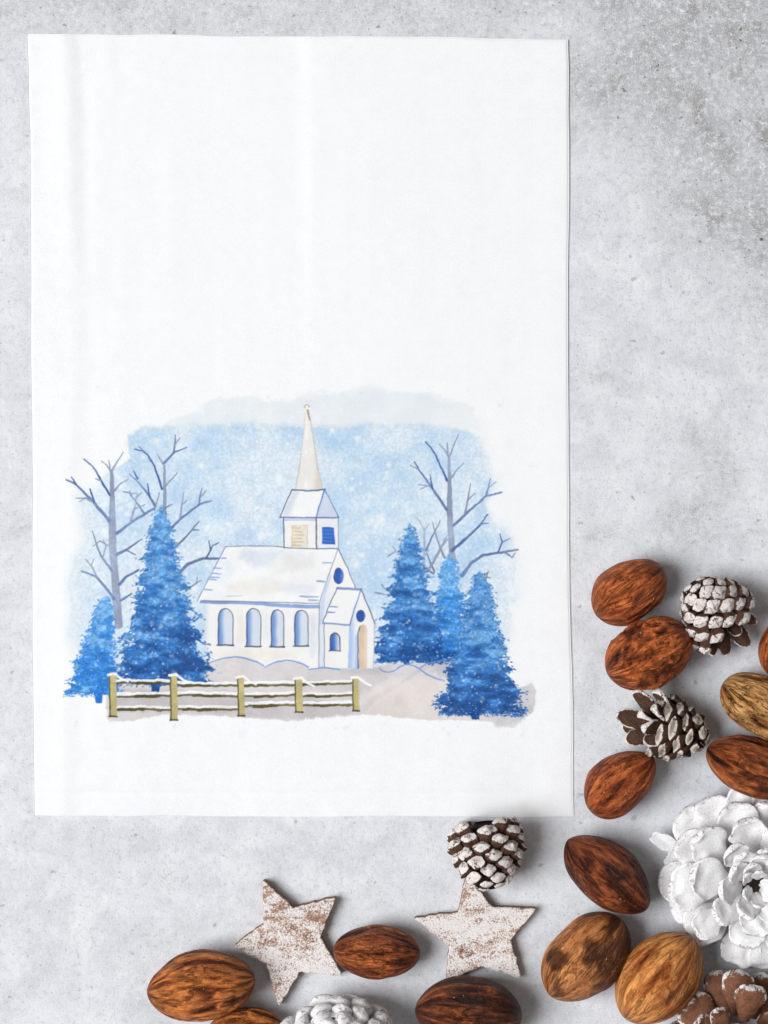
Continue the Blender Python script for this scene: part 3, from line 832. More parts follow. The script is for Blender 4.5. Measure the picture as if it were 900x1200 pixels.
# ------------------------------------------------------------------ nuts
def nut_material(name, dark, mid, light, streak=(3.0, 0.8), contrast=(0.36, 0.66), patch=0.35, pits=0.3, rough=0.44, bump=0.8, fine=1.0, groove=0.6, gs_=(3.4, 0.9), ridk=0.34, dpatch=0.0):
    t = NT(name)
    g = t.attr('grain').outputs['Vector']
    rd = t.attr('ridge').outputs['Fac']
    gs = t.vmul(g, (streak[0], streak[0], streak[1]))
    st = t.noise(gs, 1.0, 6, 0.66, 0.7)
    gf = t.vmul(g, (streak[0] * 4.2, streak[0] * 4.2, streak[1] * 3.2))
    sf = t.noise(gf, 1.0, 4, 0.62, 0.5)
    lo = t.noise(g, 1.15, 3, 0.5, 0.3)
    v = t.math('ADD', t.math('MULTIPLY', st, 0.62), t.math('MULTIPLY', sf, 0.38 * fine))
    iso = t.noise(g, 5.5, 6, 0.72, 0.6)
    v = t.math('ADD', v, t.math('MULTIPLY', t.math('SUBTRACT', iso, 0.5), 0.42))
    v = t.math('ADD', v, t.math('MULTIPLY', t.math('SUBTRACT', lo, 0.5), patch * 1.6))
    v = t.math('ADD', v, t.math('MULTIPLY', rd, ridk))
    a, b = contrast
    col = t.ramp(v, [(a, dark), ((a * 0.55 + b * 0.45), mid), (b, light), (min(1, b + 0.16), tuple(min(1, c * 1.35) for c in light[:3]) + (1,))])
    # thin dark grooves running along the shell
    gr_ = t.noise(t.vmul(g, (gs_[0], gs_[0], gs_[1])), 1.0, 5, 0.6, 1.2)
    gl = t.step(t.math('ABSOLUTE', t.math('SUBTRACT', gr_, 0.5)), 0.055, 0.0)
    gl = t.math('MULTIPLY', gl, t.step(t.math('ADD', lo, t.math('MULTIPLY', sf, 0.3)), 0.50, 0.72))
    col = t.mix(t.math('MULTIPLY', gl, groove), col, tuple(c * 0.55 for c in dark[:3]) + (1,))
    hi_ = t.step(t.noise(t.vmul(g, (streak[0] * 2.4, streak[0] * 2.4, streak[1] * 1.6)), 1.0, 6, 0.72, 0.8), 0.56, 0.74)
    col = t.mix(t.math('MULTIPLY', hi_, 0.8), col, tuple(min(1, c * 1.2) for c in light[:3]) + (1,))
    lo2 = t.step(t.noise(t.vadd(t.vmul(g, (streak[0] * 1.7, streak[0] * 1.7, streak[1] * 1.5)), (5, 5, 5)), 1.0, 6, 0.7, 0.6), 0.54, 0.68)
    col = t.mix(t.math('MULTIPLY', lo2, 0.34), col, dark)
    if dpatch:
        pm = t.step(t.math('ADD', t.noise(t.vadd(g, (2.3, 0, 0)), 0.8, 2, 0.5, 0.2), t.math('MULTIPLY', t.math('SUBTRACT', sf, 0.5), 0.25)), 0.47, 0.555)
        col = t.mix(t.math('MULTIPLY', pm, dpatch), col, tuple(c * 0.8 for c in dark[:3]) + (1,))
    # small dark pits, and pale specks painted on as tiny glints
    vo = t.n('ShaderNodeTexVoronoi')
    t.l(t.vmul(g, (1, 1, 0.8)), vo.inputs['Vector'])
    vo.inputs['Scale'].default_value = 8.5
    sp = t.n('ShaderNodeSeparateColor')
    t.l(vo.outputs['Color'], sp.inputs[0])
    pit = t.step(t.math('SUBTRACT', vo.outputs['Distance'], t.math('MULTIPLY', sp.outputs[0], 0.22)), 0.05, -0.06)
    col = t.mix(t.math('MULTIPLY', pit, pits), col, tuple(c * 0.35 for c in dark[:3]) + (1,))
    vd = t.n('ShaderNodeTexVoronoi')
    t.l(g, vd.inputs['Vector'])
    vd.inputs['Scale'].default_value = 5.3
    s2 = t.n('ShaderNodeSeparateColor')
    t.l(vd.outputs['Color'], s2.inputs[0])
    glint = t.math('MULTIPLY', t.step(vd.outputs['Distance'], 0.10, 0.05), t.step(s2.outputs[1], 0.76, 0.8))
    col = t.mix(t.math('MULTIPLY', glint, 0.75), col, (0.75, 0.66, 0.6, 1))
    h = t.math('ADD', t.math('ADD', t.math('MULTIPLY', st, 0.7), t.math('MULTIPLY', sf, 0.5)), t.math('MULTIPLY', iso, 0.7))
    h = t.math('SUBTRACT', h, t.math('MULTIPLY', pit, 0.35 * pits))
    h = t.math('SUBTRACT', h, t.math('MULTIPLY', gl, 0.6 * groove))
    rg = t.math('ADD', t.math('MULTIPLY', st, 0.3), rough - 0.20)
    return t.set(col, rg, t.bump(h, bump, 0.0030), spec=0.24)


def nut(px, py, L, Wd, ang, label, mat, kind='smooth', eL=0.62, eR=0.55, seed=1, flat=0.95, roll=0.0, pitch=0.0, amp=1.0, bend=0.0, tipL=0.0, tipR=0.0, shift=0.0):
    """L, Wd: length and width in units; ang: heading of the long axis, degrees counter-clockwise in the picture"""
    ns, nf = 150, 220
    th_ = np.linspace(0.0, math.pi, ns)[:, None]
    s = -np.cos(th_)
    f = np.linspace(0, 2 * math.pi, nf, endpoint=False)[None, :]
    e = eL + (eR - eL) * sstep(-0.6, 0.6, s)
    sh = s - shift * (1 - s * s)
    r = np.clip(1 - sh ** 2, 0, 1) ** e
    r = r + 0.10 * tipL * np.exp(-((s + 1) / 0.05) ** 2) * np.clip(1 + s, 0, 1) ** .5 + 0.10 * tipR * np.exp(-((s - 1) / 0.05) ** 2) * np.clip(1 - s, 0, 1) ** .5
    cy, cz = np.cos(f), np.sin(f)
    gx, gy, gz = cy + 0 * s, cz + 0 * s, s * (L / Wd) + 0 * f
    o = seed * 13.7
    low_ = fbm(gx * 0.9 + o, gy * 0.9, gz * 0.7, 2, seed)
    str_ = fbm(gx * 4.5 + o, gy * 4.5, gz * 1.1 + 0.4 * low_, 3, seed + 5)
    wr_ = 1 - 2.4 * np.abs(fbm(gx * 2.3 + o + 0.3 * low_, gy * 2.3, gz * 1.8, 3, seed + 9))
    vein = 1 - 2.6 * np.abs(fbm(gx * 3.2 + o, gy * 3.2, gz * 0.9 + 0.5 * low_, 3, seed + 11))
    body = np.clip(1 - s * s, 0, 1) ** 0.4
    if kind == 'smooth':
        rid = 0.6 * str_ + 0.5 * vein
        disp = 4.2 * low_ + 1.7 * str_ + 0.9 * vein
    elif kind == 'walnut':
        rid = wr_ * 0.9 + 0.2 * str_
        disp = 2.0 * low_ + 3.6 * wr_ + 0.8 * str_
    elif kind == 'veined':
        rid = vein * 0.9
        disp = 3.2 * low_ + 2.2 * vein + 0.7 * str_
    else:
        rid = 0.8 * str_ + 0.3 * vein
        disp = 4.4 * low_ + 1.6 * str_ + 0.7 * vein
    seam = np.exp(-((np.mod(f - 0.4, math.pi) - math.pi / 2) / 0.05) ** 2)
    R_ = Wd / 2 * r + body * amp * (disp + 0.8 * seam)
    R_[0, :] = 0.2
    R_[-1, :] = 0.2
    x_ = s * L / 2 + 0 * f
    y_ = R_ * cy + bend * (1 - s * s) * Wd * 0.5
    z_ = R_ * cz * flat
    P = np.stack([x_, y_, z_], -1).reshape(-1, 3)
    rot = Matrix.Rotation(math.radians(ang), 3, 'Z') @ Matrix.Rotation(math.radians(pitch), 3, 'Y') @ Matrix.Rotation(math.radians(roll), 3, 'X')
    P = P @ np.array(rot).T
    zmin = P[:, 2].min()
    P[:, 2] -= zmin
    h = -zmin
    me_ = mesh_np('nut', P * S, grid_faces(ns, nf, True)[:, ::-1])
    fattr(me_, 'ridge', rid.reshape(-1))
    vattr(me_, 'grain', np.stack([gx + o, gy, gz], -1).reshape(-1, 3))
    w = W(px, py, h)
    ob = link('nut', me_, mat, None, (w.x, w.y, 0.0))
    return tag(ob, label, 'nut', 'brown nuts scattered around the towel')


R_D, R_M, R_L = rgb(52, 25, 12), rgb(118, 62, 30), rgb(176, 106, 56)
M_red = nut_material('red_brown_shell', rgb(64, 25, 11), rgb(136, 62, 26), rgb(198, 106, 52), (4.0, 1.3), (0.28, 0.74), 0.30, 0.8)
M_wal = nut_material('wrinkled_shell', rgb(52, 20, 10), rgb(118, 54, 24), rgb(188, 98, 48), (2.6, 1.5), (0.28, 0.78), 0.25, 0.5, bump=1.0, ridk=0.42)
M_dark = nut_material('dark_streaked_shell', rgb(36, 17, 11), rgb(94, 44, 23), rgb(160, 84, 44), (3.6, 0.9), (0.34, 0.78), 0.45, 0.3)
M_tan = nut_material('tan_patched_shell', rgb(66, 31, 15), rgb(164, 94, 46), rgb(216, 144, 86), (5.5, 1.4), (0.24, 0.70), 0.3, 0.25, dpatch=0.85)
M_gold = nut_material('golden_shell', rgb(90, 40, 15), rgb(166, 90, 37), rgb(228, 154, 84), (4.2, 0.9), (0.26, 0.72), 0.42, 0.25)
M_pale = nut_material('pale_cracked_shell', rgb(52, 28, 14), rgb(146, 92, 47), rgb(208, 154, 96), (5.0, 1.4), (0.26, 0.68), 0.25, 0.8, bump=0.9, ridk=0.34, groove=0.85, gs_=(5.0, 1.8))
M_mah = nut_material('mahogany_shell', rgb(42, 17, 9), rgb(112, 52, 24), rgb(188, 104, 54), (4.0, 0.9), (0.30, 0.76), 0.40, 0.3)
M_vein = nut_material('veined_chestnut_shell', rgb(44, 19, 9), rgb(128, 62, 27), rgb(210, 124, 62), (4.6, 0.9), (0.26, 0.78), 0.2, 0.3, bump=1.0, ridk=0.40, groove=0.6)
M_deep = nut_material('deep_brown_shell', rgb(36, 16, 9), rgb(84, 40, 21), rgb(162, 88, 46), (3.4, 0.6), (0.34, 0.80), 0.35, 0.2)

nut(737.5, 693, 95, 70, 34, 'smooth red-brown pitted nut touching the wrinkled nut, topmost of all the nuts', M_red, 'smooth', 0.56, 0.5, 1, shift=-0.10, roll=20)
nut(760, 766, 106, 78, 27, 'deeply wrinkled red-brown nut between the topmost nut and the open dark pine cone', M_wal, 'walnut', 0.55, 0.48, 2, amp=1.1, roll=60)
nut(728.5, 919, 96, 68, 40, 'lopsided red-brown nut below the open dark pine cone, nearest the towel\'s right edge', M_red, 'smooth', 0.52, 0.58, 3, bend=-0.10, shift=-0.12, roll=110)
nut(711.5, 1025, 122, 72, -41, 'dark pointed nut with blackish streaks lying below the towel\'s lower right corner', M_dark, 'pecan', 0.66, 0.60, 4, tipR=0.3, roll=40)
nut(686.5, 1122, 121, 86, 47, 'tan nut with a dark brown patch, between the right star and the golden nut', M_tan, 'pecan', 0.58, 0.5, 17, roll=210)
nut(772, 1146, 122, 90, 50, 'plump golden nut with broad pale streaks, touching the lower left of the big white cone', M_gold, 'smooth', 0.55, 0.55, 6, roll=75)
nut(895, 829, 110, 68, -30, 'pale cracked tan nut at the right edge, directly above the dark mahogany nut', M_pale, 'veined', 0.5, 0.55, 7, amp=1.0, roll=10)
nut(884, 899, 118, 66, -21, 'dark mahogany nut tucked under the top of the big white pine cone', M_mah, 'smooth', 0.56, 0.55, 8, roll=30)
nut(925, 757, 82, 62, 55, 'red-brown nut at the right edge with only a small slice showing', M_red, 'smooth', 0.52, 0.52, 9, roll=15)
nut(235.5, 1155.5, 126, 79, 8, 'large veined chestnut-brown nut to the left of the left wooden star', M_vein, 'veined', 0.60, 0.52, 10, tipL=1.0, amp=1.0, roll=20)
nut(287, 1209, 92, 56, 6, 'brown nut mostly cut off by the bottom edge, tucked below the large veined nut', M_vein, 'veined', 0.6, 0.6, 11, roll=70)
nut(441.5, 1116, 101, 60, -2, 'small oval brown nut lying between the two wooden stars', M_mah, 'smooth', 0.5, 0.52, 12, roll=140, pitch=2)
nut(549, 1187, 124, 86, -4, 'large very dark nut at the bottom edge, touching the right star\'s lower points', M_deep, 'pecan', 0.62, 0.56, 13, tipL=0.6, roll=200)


# ------------------------------------------------------------------ wooden stars
def star_materials(seed, brown, cover):
    t = NT('whitewashed_bark')
    P = t.vadd(t.n('ShaderNodeTexCoord').outputs['Object'], (seed, seed * 2.0, 0))
    Pm = t.n('ShaderNodeMapping')
    t.l(P, Pm.inputs[0])
    Pm.inputs['Rotation'].default_value = (0, 0, 0.35 * seed)
    Pm.inputs['Scale'].default_value = (1.0, 1.6, 1.0)
    a = t.noise(Pm.outputs[0], 120.0, 8, 0.78, 0.9)
    b = t.noise(Pm.outputs[0], 48.0, 5, 0.65, 0.6)
    f = t.noise(P, 1100.0, 3, 0.7)
    v = t.math('ADD', t.math('ADD', t.math('MULTIPLY', a, 0.5), t.math('MULTIPLY', b, 0.5)), t.math('MULTIPLY', t.math('SUBTRACT', f, 0.5), 0.5))
    bark = t.ramp(a, [(0.3, rgb(104, 72, 54)), (0.52, rgb(172, 134, 112)), (0.72, rgb(202, 170, 152))])
    wash = t.ramp(f, [(0.3, rgb(206, 194, 188)), (0.55, rgb(238, 233, 231))])
    col = t.mix(t.step(v, cover - 0.07, cover + 0.05), bark, wash)
    h = t.math('ADD', t.math('MULTIPLY', v, 1.0), t.math('MULTIPLY', f, 0.25))
    top = t.set(col, 0.85, t.bump(h, 0.8, 0.0012), spec=0.2)
    t2 = NT('raw_wood_edge')
    P2 = t2.n('ShaderNodeTexCoord').outputs['Object']
    n1 = t2.noise(t2.vmul(P2, (1, 1, 4)), 260.0, 5, 0.7)
    c2 = t2.ramp(n1, [(0.3, rgb(92, 62, 46)), (0.55, rgb(150, 112, 90)), (0.75, rgb(206, 190, 180))])
    return top, t2.set(c2, 0.9, t2.bump(n1, 0.5, 0.0008), spec=0.2)


def star(tips, inner, label, seed, thick, cover):
    pts = []
    for q in range(5):
        pts += [tips[q], inner[q]]
    cx = sum(p[0] for p in pts) / 10
    cy = sum(p[1] for p in pts) / 10
    root = tag(bpy.data.objects.new('wooden_star', None), label, 'wooden star', 'whitewashed wooden stars')
    COL.objects.link(root)
    c0 = W(cx, cy, 0)
    root.location = c0
    out = []
    for q in range(10):
        a, b = np.array(pts[q]), np.array(pts[(q + 1) % 10])
        for s_ in np.linspace(0, 1, 16)[:-1]:
            p = a + (b - a) * s_
            nrm = np.array([-(b - a)[1], (b - a)[0]]) / np.linalg.norm(b - a)
            tipd = min(s_ if q % 2 == 0 else 1 - s_, 1)
            p = p + nrm * 1.1 * float(vnoise(p[0] / 6.0, p[1] / 6.0, seed=seed)) + nrm * 0.5 * float(vnoise(p[0] / 1.8, p[1] / 1.8, seed=seed + 1))
            if tipd < 0.03:
                p = p + (np.array([cx, cy]) - p) * 0.03
            out.append(p)
    out = np.array(out)
    m = len(out)
    cen = np.array([cx, cy])

    def level(sc_, h):
        q_ = cen + (out - cen) * sc_
        f_ = (HC - thick) / HC
        return np.stack([(q_[:, 0] - 450) * S * f_ - c0.x, (600 - q_[:, 1]) * S * f_ - c0.y, np.full(m, h * S)], -1)

    def loft(name, levels, mat, mid=False):
        rings = [level(*lv) for lv in levels]
        bm_ = bmesh.new()
        vs = [[bm_.verts.new(p) for p in r] for r in rings]
        for a_, b_ in zip(vs[:-1], vs[1:]):
            for q_ in range(m):
                bm_.faces.new((a_[q_], a_[(q_ + 1) % m], b_[(q_ + 1) % m], b_[q_]))
        bm_.faces.new(vs[-1])
        bm_.faces.new(list(reversed(vs[0])))
        bmesh.ops.recalc_face_normals(bm_, faces=bm_.faces)
        bmesh.ops.triangulate(bm_, faces=[f_ for f_ in bm_.faces if len(f_.verts) > 4])
        me_ = bpy.data.meshes.new(name)
        bm_.to_mesh(me_)
        bm_.free()
        return link(name, me_, mat, root)

    mt, ms = star_materials(seed, 0, cover)
    loft('wood_slab', [(0.985, 0.0), (1.0, 1.0), (1.0, thick - 3.2)], ms)
    loft('whitewashed_bark', [(0.99, thick - 3.0), (0.995, thick - 1.2), (0.965, thick)], mt)
    return root


star([(308, 1030), (394.5, 1051), (402.5, 1144), (326, 1181), (273.5, 1110)], [(344, 1064), (376, 1099), (351, 1140), (312, 1130), (308, 1083)],
     'whitewashed wooden star with rosy tan wear beside the large veined nut, leftmost of two', 3, 17, 0.485)
star([(546, 1027), (630, 1065), (612, 1147), (522.5, 1151), (483.5, 1076)], [(578, 1062), (599, 1102), (564, 1133), (526, 1108), (536, 1069)],
     'whitewashed wooden star with dark bark streaks, its top point under a pine cone', 8, 15, 0.478)


# ------------------------------------------------------------------ pine cones
def skew_head(P, T, k_):
    P[:, 0] += k_ * P[:, 2] * np.clip((T - 0.6) / 0.4, 0, 1)
    return P


def club_scale(L, hw, hh, seed, umbo=1.6, dome=2.0, rw=0.45, nexp=1.35, curl=0.06):
    """a cone scale: narrow stalk that swells to a rhombic head with a raised boss. x outward, z towards the apex"""
    na = 28
    a = np.linspace(0, 2 * math.pi, na, endpoint=False)
    rings, tip = [], []
    for s in np.linspace(0, 1, 13):
        w_ = hw * (rw + (1 - rw) * sstep(0.0, 0.95, s))
        h_ = hh * (0.30 + 0.70 * sstep(0.55, 1.0, s))
        n_ = 2.0 + (nexp - 2.0) * sstep(0.5, 1.0, s)
        c_, s_ = np.cos(a), np.sin(a)
        yy = np.sign(c_) * np.abs(c_) ** (2 / n_) * w_
        zz = np.sign(s_) * np.abs(s_) ** (2 / n_) * h_ + curl * L * s * s
        rings.append(np.stack([np.full(na, s * L), yy, zz], -1))
        tip.append(np.full(na, s))
    for k_ in range(1, 8):
        f_ = 1 - k_ / 7.0
        f_ = max(f_, 0.02)
        c_, s_ = np.cos(a), np.sin(a)
        yy = np.sign(c_) * np.abs(c_) ** (2 / nexp) * hw * f_
        zz = np.sign(s_) * np.abs(s_) ** (2 / nexp) * hh * f_ + curl * L
        xx = L + dome * (1 - f_ ** 2) + umbo * math.exp(-(f_ / 0.30) ** 2)
        rings.append(np.stack([np.full(na, xx), yy, zz], -1))
        tip.append(np.full(na, 1 + (1 - f_)))
    P = np.concatenate(rings)
    T = np.concatenate(tip)
    o = seed * 7.1
    nz = np.stack([vnoise(P[:, 0] / 3.2 + o, P[:, 1] / 3.2, P[:, 2] / 3.2, seed + q) for q in range(3)], -1)
    nz2 = np.stack([vnoise(P[:, 0] / 8 + o, P[:, 1] / 7, P[:, 2] / 7, seed + q + 60) for q in range(3)], -1)
    P = P + (nz * 0.55 + nz2 * np.array([0.8, 1.1, 1.1])) * np.clip(T, 0, 1)[:, None]
    return P, grid_faces(len(rings), na, True)[:, ::-1], T


def fan_scale(L, hw, th_, seed, cup=0.18, curl=-0.12, rw=0.35, lip=1.6, keel=0.0):
    """a broad rounded open scale, thick lipped"""
    na = 32
    a = np.linspace(0, 2 * math.pi, na, endpoint=False)
    rings, tip = [], []
    sv = np.concatenate([np.linspace(0, 0.66, 9), 0.66 + 0.34 * np.sin(np.linspace(0.12, 1, 12) * math.pi / 2)])
    o = seed * 5.3
    for s in sv:
        if s < 0.66:
            w_ = hw * (rw + (1 - rw) * sstep(0, 0.66, s))
        else:
            w_ = hw * math.sqrt(max(1 - ((s - 0.66) / 0.34) ** 2, 0.0004))
        c_, s_ = np.cos(a), np.sin(a)
        yy = np.sign(c_) * np.abs(c_) ** 0.8 * w_
        tk = th_ * (0.75 + 0.25 * s) * min(1, 2.2 * w_ / hw + 0.15)
        yn = yy / hw
        zz = s_ * tk * (1.0 - 0.25 * np.abs(yn)) + cup * hw * (yn ** 2) * (0.4 + 0.6 * s) + curl * L * s ** 2.2 - keel * hw * np.exp(-(yn / 0.16) ** 2) * (s_ > 0) * (1 - s)
        ed = np.maximum(np.abs(yn) * (1 if s < 0.66 else 1), 0)
        rr = np.sqrt(yn ** 2 + (max(s - 0.66, 0) / 0.34) ** 2)
        zz = zz + lip * sstep(0.72, 0.98, rr) * (s_ > -0.2) * (0.6 + 0.4 * s)
        rings.append(np.stack([np.full(na, s * L), yy, zz], -1))
        tip.append(np.clip(rr, 0, 1.2) * sstep(0.2, 0.6, s))
    P = np.concatenate(rings)
    T = np.concatenate(tip)
    big = np.stack([vnoise(P[:, 0] / 14 + o, P[:, 1] / 14, 0 * P[:, 0], seed + q + 40) for q in range(3)], -1)
    nz = np.stack([vnoise(P[:, 0] / 4 + o, P[:, 1] / 4, P[:, 2] / 4, seed + q) for q in range(3)], -1)
    P = P + (big * np.array([2.2, 2.2, 2.6]) + nz * 0.55) * sstep(0.1, 0.5, P[:, 0] / L)[:, None] * (hw / 20.0)
    return P, grid_faces(len(rings), na, True)[:, ::-1], T


def cone_material(name, lo, hi, wood, paint, cover, blotch=260.0, edge=0.12, inner=0.0):
    """brown scale; white paint or frost where the tip value lies between lo and hi"""
    t = NT(name)
    T = t.attr('tip').outputs['Fac']
    P = t.n('ShaderNodeTexCoord').outputs['Object']
    oi = t.n('ShaderNodeObjectInfo')
    Pv = t.vadd(P, t.vmul(oi.outputs['Location'], (37.0, 37.0, 37.0)))
    a = t.noise(Pv, blotch, 5, 0.7, 0.6)
    b = t.noise(t.vmul(Pv, (1, 2.2, 1)), blotch * 2.8, 4, 0.7)
    w = t.ramp(t.math('ADD', t.math('MULTIPLY', a, 0.6), t.math('MULTIPLY', b, 0.4)), [(0.3, wood[0]), (0.52, wood[1]), (0.72, wood[2])])
    w = t.mix(t.step(T, 0.9, 1.6), w, w)
    band = t.math('MULTIPLY', t.step(T, lo - edge, lo + edge), t.math('SUBTRACT', 1.0, t.step(T, hi - 0.15, hi + 0.15)))
    m = t.step(t.math('ADD', t.math('MULTIPLY', band, 1.0), t.math('MULTIPLY', t.math('SUBTRACT', t.math('ADD', t.math('MULTIPLY', a, 0.78), t.math('MULTIPLY', b, 0.22)), 0.5), 3.6)), 1.0 - cover, 1.45 - cover)
    m = t.math('MULTIPLY', m, t.step(band, 0.02, 0.3))
    if inner:
        m = t.math('MULTIPLY', m, t.math('SUBTRACT', 1.0, t.math('MULTIPLY', t.step(T, 1.15, 1.6), inner)))
    p = t.ramp(b, [(0.3, tuple(c * 0.72 for c in paint[:3]) + (1,)), (0.55, paint)])
    col = t.mix(m, w, p)
    h = t.math('ADD', t.math('MULTIPLY', b, 0.6), t.math('MULTIPLY', m, 0.35))
    return t.set(col, 0.78, t.bump(h, 0.7, 0.0009), spec=0.25)


def white_material(name, brown=0.5):
    t = NT(name)
    T = t.attr('tip').outputs['Fac']
    P = t.n('ShaderNodeTexCoord').outputs['Object']
    oi = t.n('ShaderNodeObjectInfo')
    Pv = t.vadd(P, t.vmul(oi.outputs['Location'], (37.0, 37.0, 37.0)))
    a = t.noise(Pv, 330.0, 6, 0.75, 0.5)
    b = t.noise(Pv, 900.0, 4, 0.7)
    col = t.ramp(b, [(0.28, rgb(208, 204, 203)), (0.55, rgb(238, 237, 238))])
    rim = t.math('MULTIPLY', t.step(T, 0.80, 0.95), t.step(a, 0.52, 0.62))
    spots = t.step(a, 0.69, 0.74)
    m = t.math('MAXIMUM', t.math('MULTIPLY', rim, brown * 0.95), t.math('MULTIPLY', spots, 0.7))
    col = t.mix(m, col, rgb(118, 92, 80))
    h = t.math('ADD', t.math('MULTIPLY', a, 0.5), t.math('MULTIPLY', b, 0.5))
    return t.set(col, 0.7, t.bump(h, 0.4, 0.0008), spec=0.3)


def frame_matrix(root_pt, d, up, scl):
    d = d.normalized()
    u = (up - d * up.dot(d))
    if u.length < 1e-4:
        u = Vector((0, 0, 1)).cross(d)
    u.normalize()
    y_ = u.cross(d)
    m = Matrix((d, y_, u)).transposed().to_4x4()
    m = m @ Matrix.Diagonal((scl[0], scl[1], scl[2], 1))
    m.translation = root_pt
    return m


def interp(tab, t):
    xs = [p[0] for p in tab]
    ys = [p[1] for p in tab]
    return float(np.interp(t, xs, ys))


def ellipsoid(name, a, rad_prof, n=40, m=28):
    """body of revolution along x from 0..a (units)"""
    tt = np.linspace(0, 1, n)
    r = np.array([rad_prof(q) for q in tt])
    f = np.linspace(0, 2 * math.pi, m, endpoint=False)
    P = np.stack([np.repeat(tt * a, m), (r[:, None] * np.cos(f)).ravel(), (r[:, None] * np.sin(f)).ravel()], -1)
    me_ = mesh_np(name, P * S, grid_faces(n, m, True)[:, ::-1])
    fattr(me_, 'tip', np.zeros(len(P)))
    return me_


CONE_GROUP = 'pine cones scattered around the towel'


class Cone:
    def __init__(self, px, py, label):
        self.root = tag(bpy.data.objects.new('pine_cone', None), label, 'pine cone', CONE_GROUP)
        COL.objects.link(self.root)
        self.o = W(px, py, 0)
        self.root.location = self.o
        self.parts = []

    def add(self, me_, m, name='scale'):
        ob = bpy.data.objects.new(name, me_)
        COL.objects.link(ob)
        ob.parent = self.root
        m = m.copy()
        m.translation = m.translation - self.o
        ob.matrix_basis = m
        self.parts.append(ob)
        return ob

    def drop(self, z=0.0):
        lo = 1e9
        for ob in self.parts:
            n_ = len(ob.data.vertices)
            co = np.empty(n_ * 3, np.float32)
            ob.data.vertices.foreach_get('co', co)
            mw = np.array(ob.matrix_basis)
            zz = co.reshape(-1, 3) @ mw[2, :3] + mw[2, 3]
            lo = min(lo, zz.min())
        for ob in self.parts:
            ob.location.z += z * S - lo
        return lo / S


def variants(fn, mat, count, **kw):
    res = []
    for q in range(count):
        P, F_, T = fn(seed=kw.pop('seed0', 1) + q * 3 if 'seed0' in kw else q * 3 + 1, **kw)
        me_ = mesh_np('scale', P * S, F_)
        fattr(me_, 'tip', T)
        me_.materials.append(mat)
        res.append(me_)
    return res


def spiral_cone(label, base_px, apex_px, hz, n, Rt, elev, size, lens, meshes, core_mat, off=0.0, hz2=None, jit=6.0, seed=1, lowcut=-0.75, tpow=1.0, core_r=0.55, heavy=None, tmax=1.0, extra=(), emesh=None):
    """closed end at base_px, open end at apex_px, axis hz units above the table"""
    rn = random.Random(seed)
    B = W(base_px[0], base_px[1], hz)
    E = W(apex_px[0], apex_px[1], hz if hz2 is None else hz2)
    A = (E - B)
    Ln = A.length / S
    A.normalize()
    e1 = A.cross(Vector((0, 0, 1))).normalized()
    e2 = e1.cross(A)
    c = Cone((base_px[0] + apex_px[0]) / 2, (base_px[1] + apex_px[1]) / 2, label)
    for i in range(n):
        t = ((i + 0.5) / n) ** tpow * tmax
        ph = i * 2.399963 + off
        rad = e1 * math.cos(ph) + e2 * math.sin(ph)
        if rad.z < lowcut:
            continue
        e = math.radians(interp(elev, t) + rn.uniform(-jit, jit))
        d = rad * math.cos(e) + A * math.sin(e)
        R = interp(Rt, t)
        R = R * rn.uniform(0.95, 1.04)
        ph += rn.uniform(-0.06, 0.06)
        head = B + A * (Ln * t * S) + rad * (R * S)
        k_ = interp(size, t) * rn.uniform(0.88, 1.10)
        kl = interp(lens, t) * rn.uniform(0.92, 1.10)
        ms = heavy if (heavy and t < 0.25) else meshes
        me_ = ms[rn.randrange(len(ms))]
        Lm = me_['len'] * kl
        m = frame_matrix(head - d * (Lm * S), d, A, (kl, k_, k_))
        c.add(me_, m)
    for q, (tx_, ty_, th2, rx_, ry_, rh_, wk, roll_) in enumerate(extra):      # long splayed scales at the open end
        tp, rt = W(tx_, ty_, th2), W(rx_, ry_, rh_)
        d = tp - rt
        em = (emesh or meshes)[q % len(emesh or meshes)]
        upv = A * math.cos(roll_) + Vector((0, 0, 1)) * math.sin(roll_)
        c.add(em, frame_matrix(rt, d, upv, (d.length / S / em['len'], wk, wk)))
    core = ellipsoid('core', Ln * tmax * 0.98, lambda q: max(0.3, core_r * interp(Rt, q) * (1 if q < 0.97 else 0.6)))
    core.materials.append(core_mat)
    m = frame_matrix(B, A, Vector((0, 0, 1)), (1, 1, 1))
    c.add(core, m, 'core')
    return c


WOOD = (rgb(42, 26, 20), rgb(76, 50, 38), rgb(120, 84, 66))
WOODD = (rgb(40, 26, 20), rgb(74, 50, 37), rgb(112, 80, 60))
PAINT = rgb(228, 219, 214)
m_frost = cone_material('frosted_cone_scale', 1.02, 3.0, WOOD, PAINT, 0.48, 330.0)
m_frost_h = cone_material('heavily_whitened_scale', 0.9, 3.0, WOOD, PAINT, 0.62)
m_rim = cone_material('rim_frosted_scale', 0.99, 3.0, WOODD, rgb(214, 203, 194), 0.55, edge=0.08, inner=0.62)
m_crust = cone_material('crusted_brown_scale', 0.84, 3.0, (rgb(74, 46, 32), rgb(124, 82, 60), rgb(152, 106, 80)), rgb(232, 228, 226), 0.44, 240.0, edge=0.26)
m_tip = cone_material('white_tipped_scale', 0.84, 3.0, WOODD, PAINT, 0.46, 300.0, edge=0.10)
m_core = cone_material('cone_core', 5.0, 6.0, (rgb(26, 17, 13), rgb(40, 27, 20), rgb(58, 40, 30)), PAINT, 0.0)
m_white = white_material('white_painted_scale', 0.8)


def club(mat, count, L, hw, hh, **kw):
    res = []
    for q in range(count):
        P, F_, T = club_scale(L, hw, hh, seed=q * 3 + int(L), **kw)
        me_ = mesh_np('scale', P * S, F_)
        fattr(me_, 'tip', T)
        me_.materials.append(mat)
        me_['len'] = float(L)
        res.append(me_)
    return res


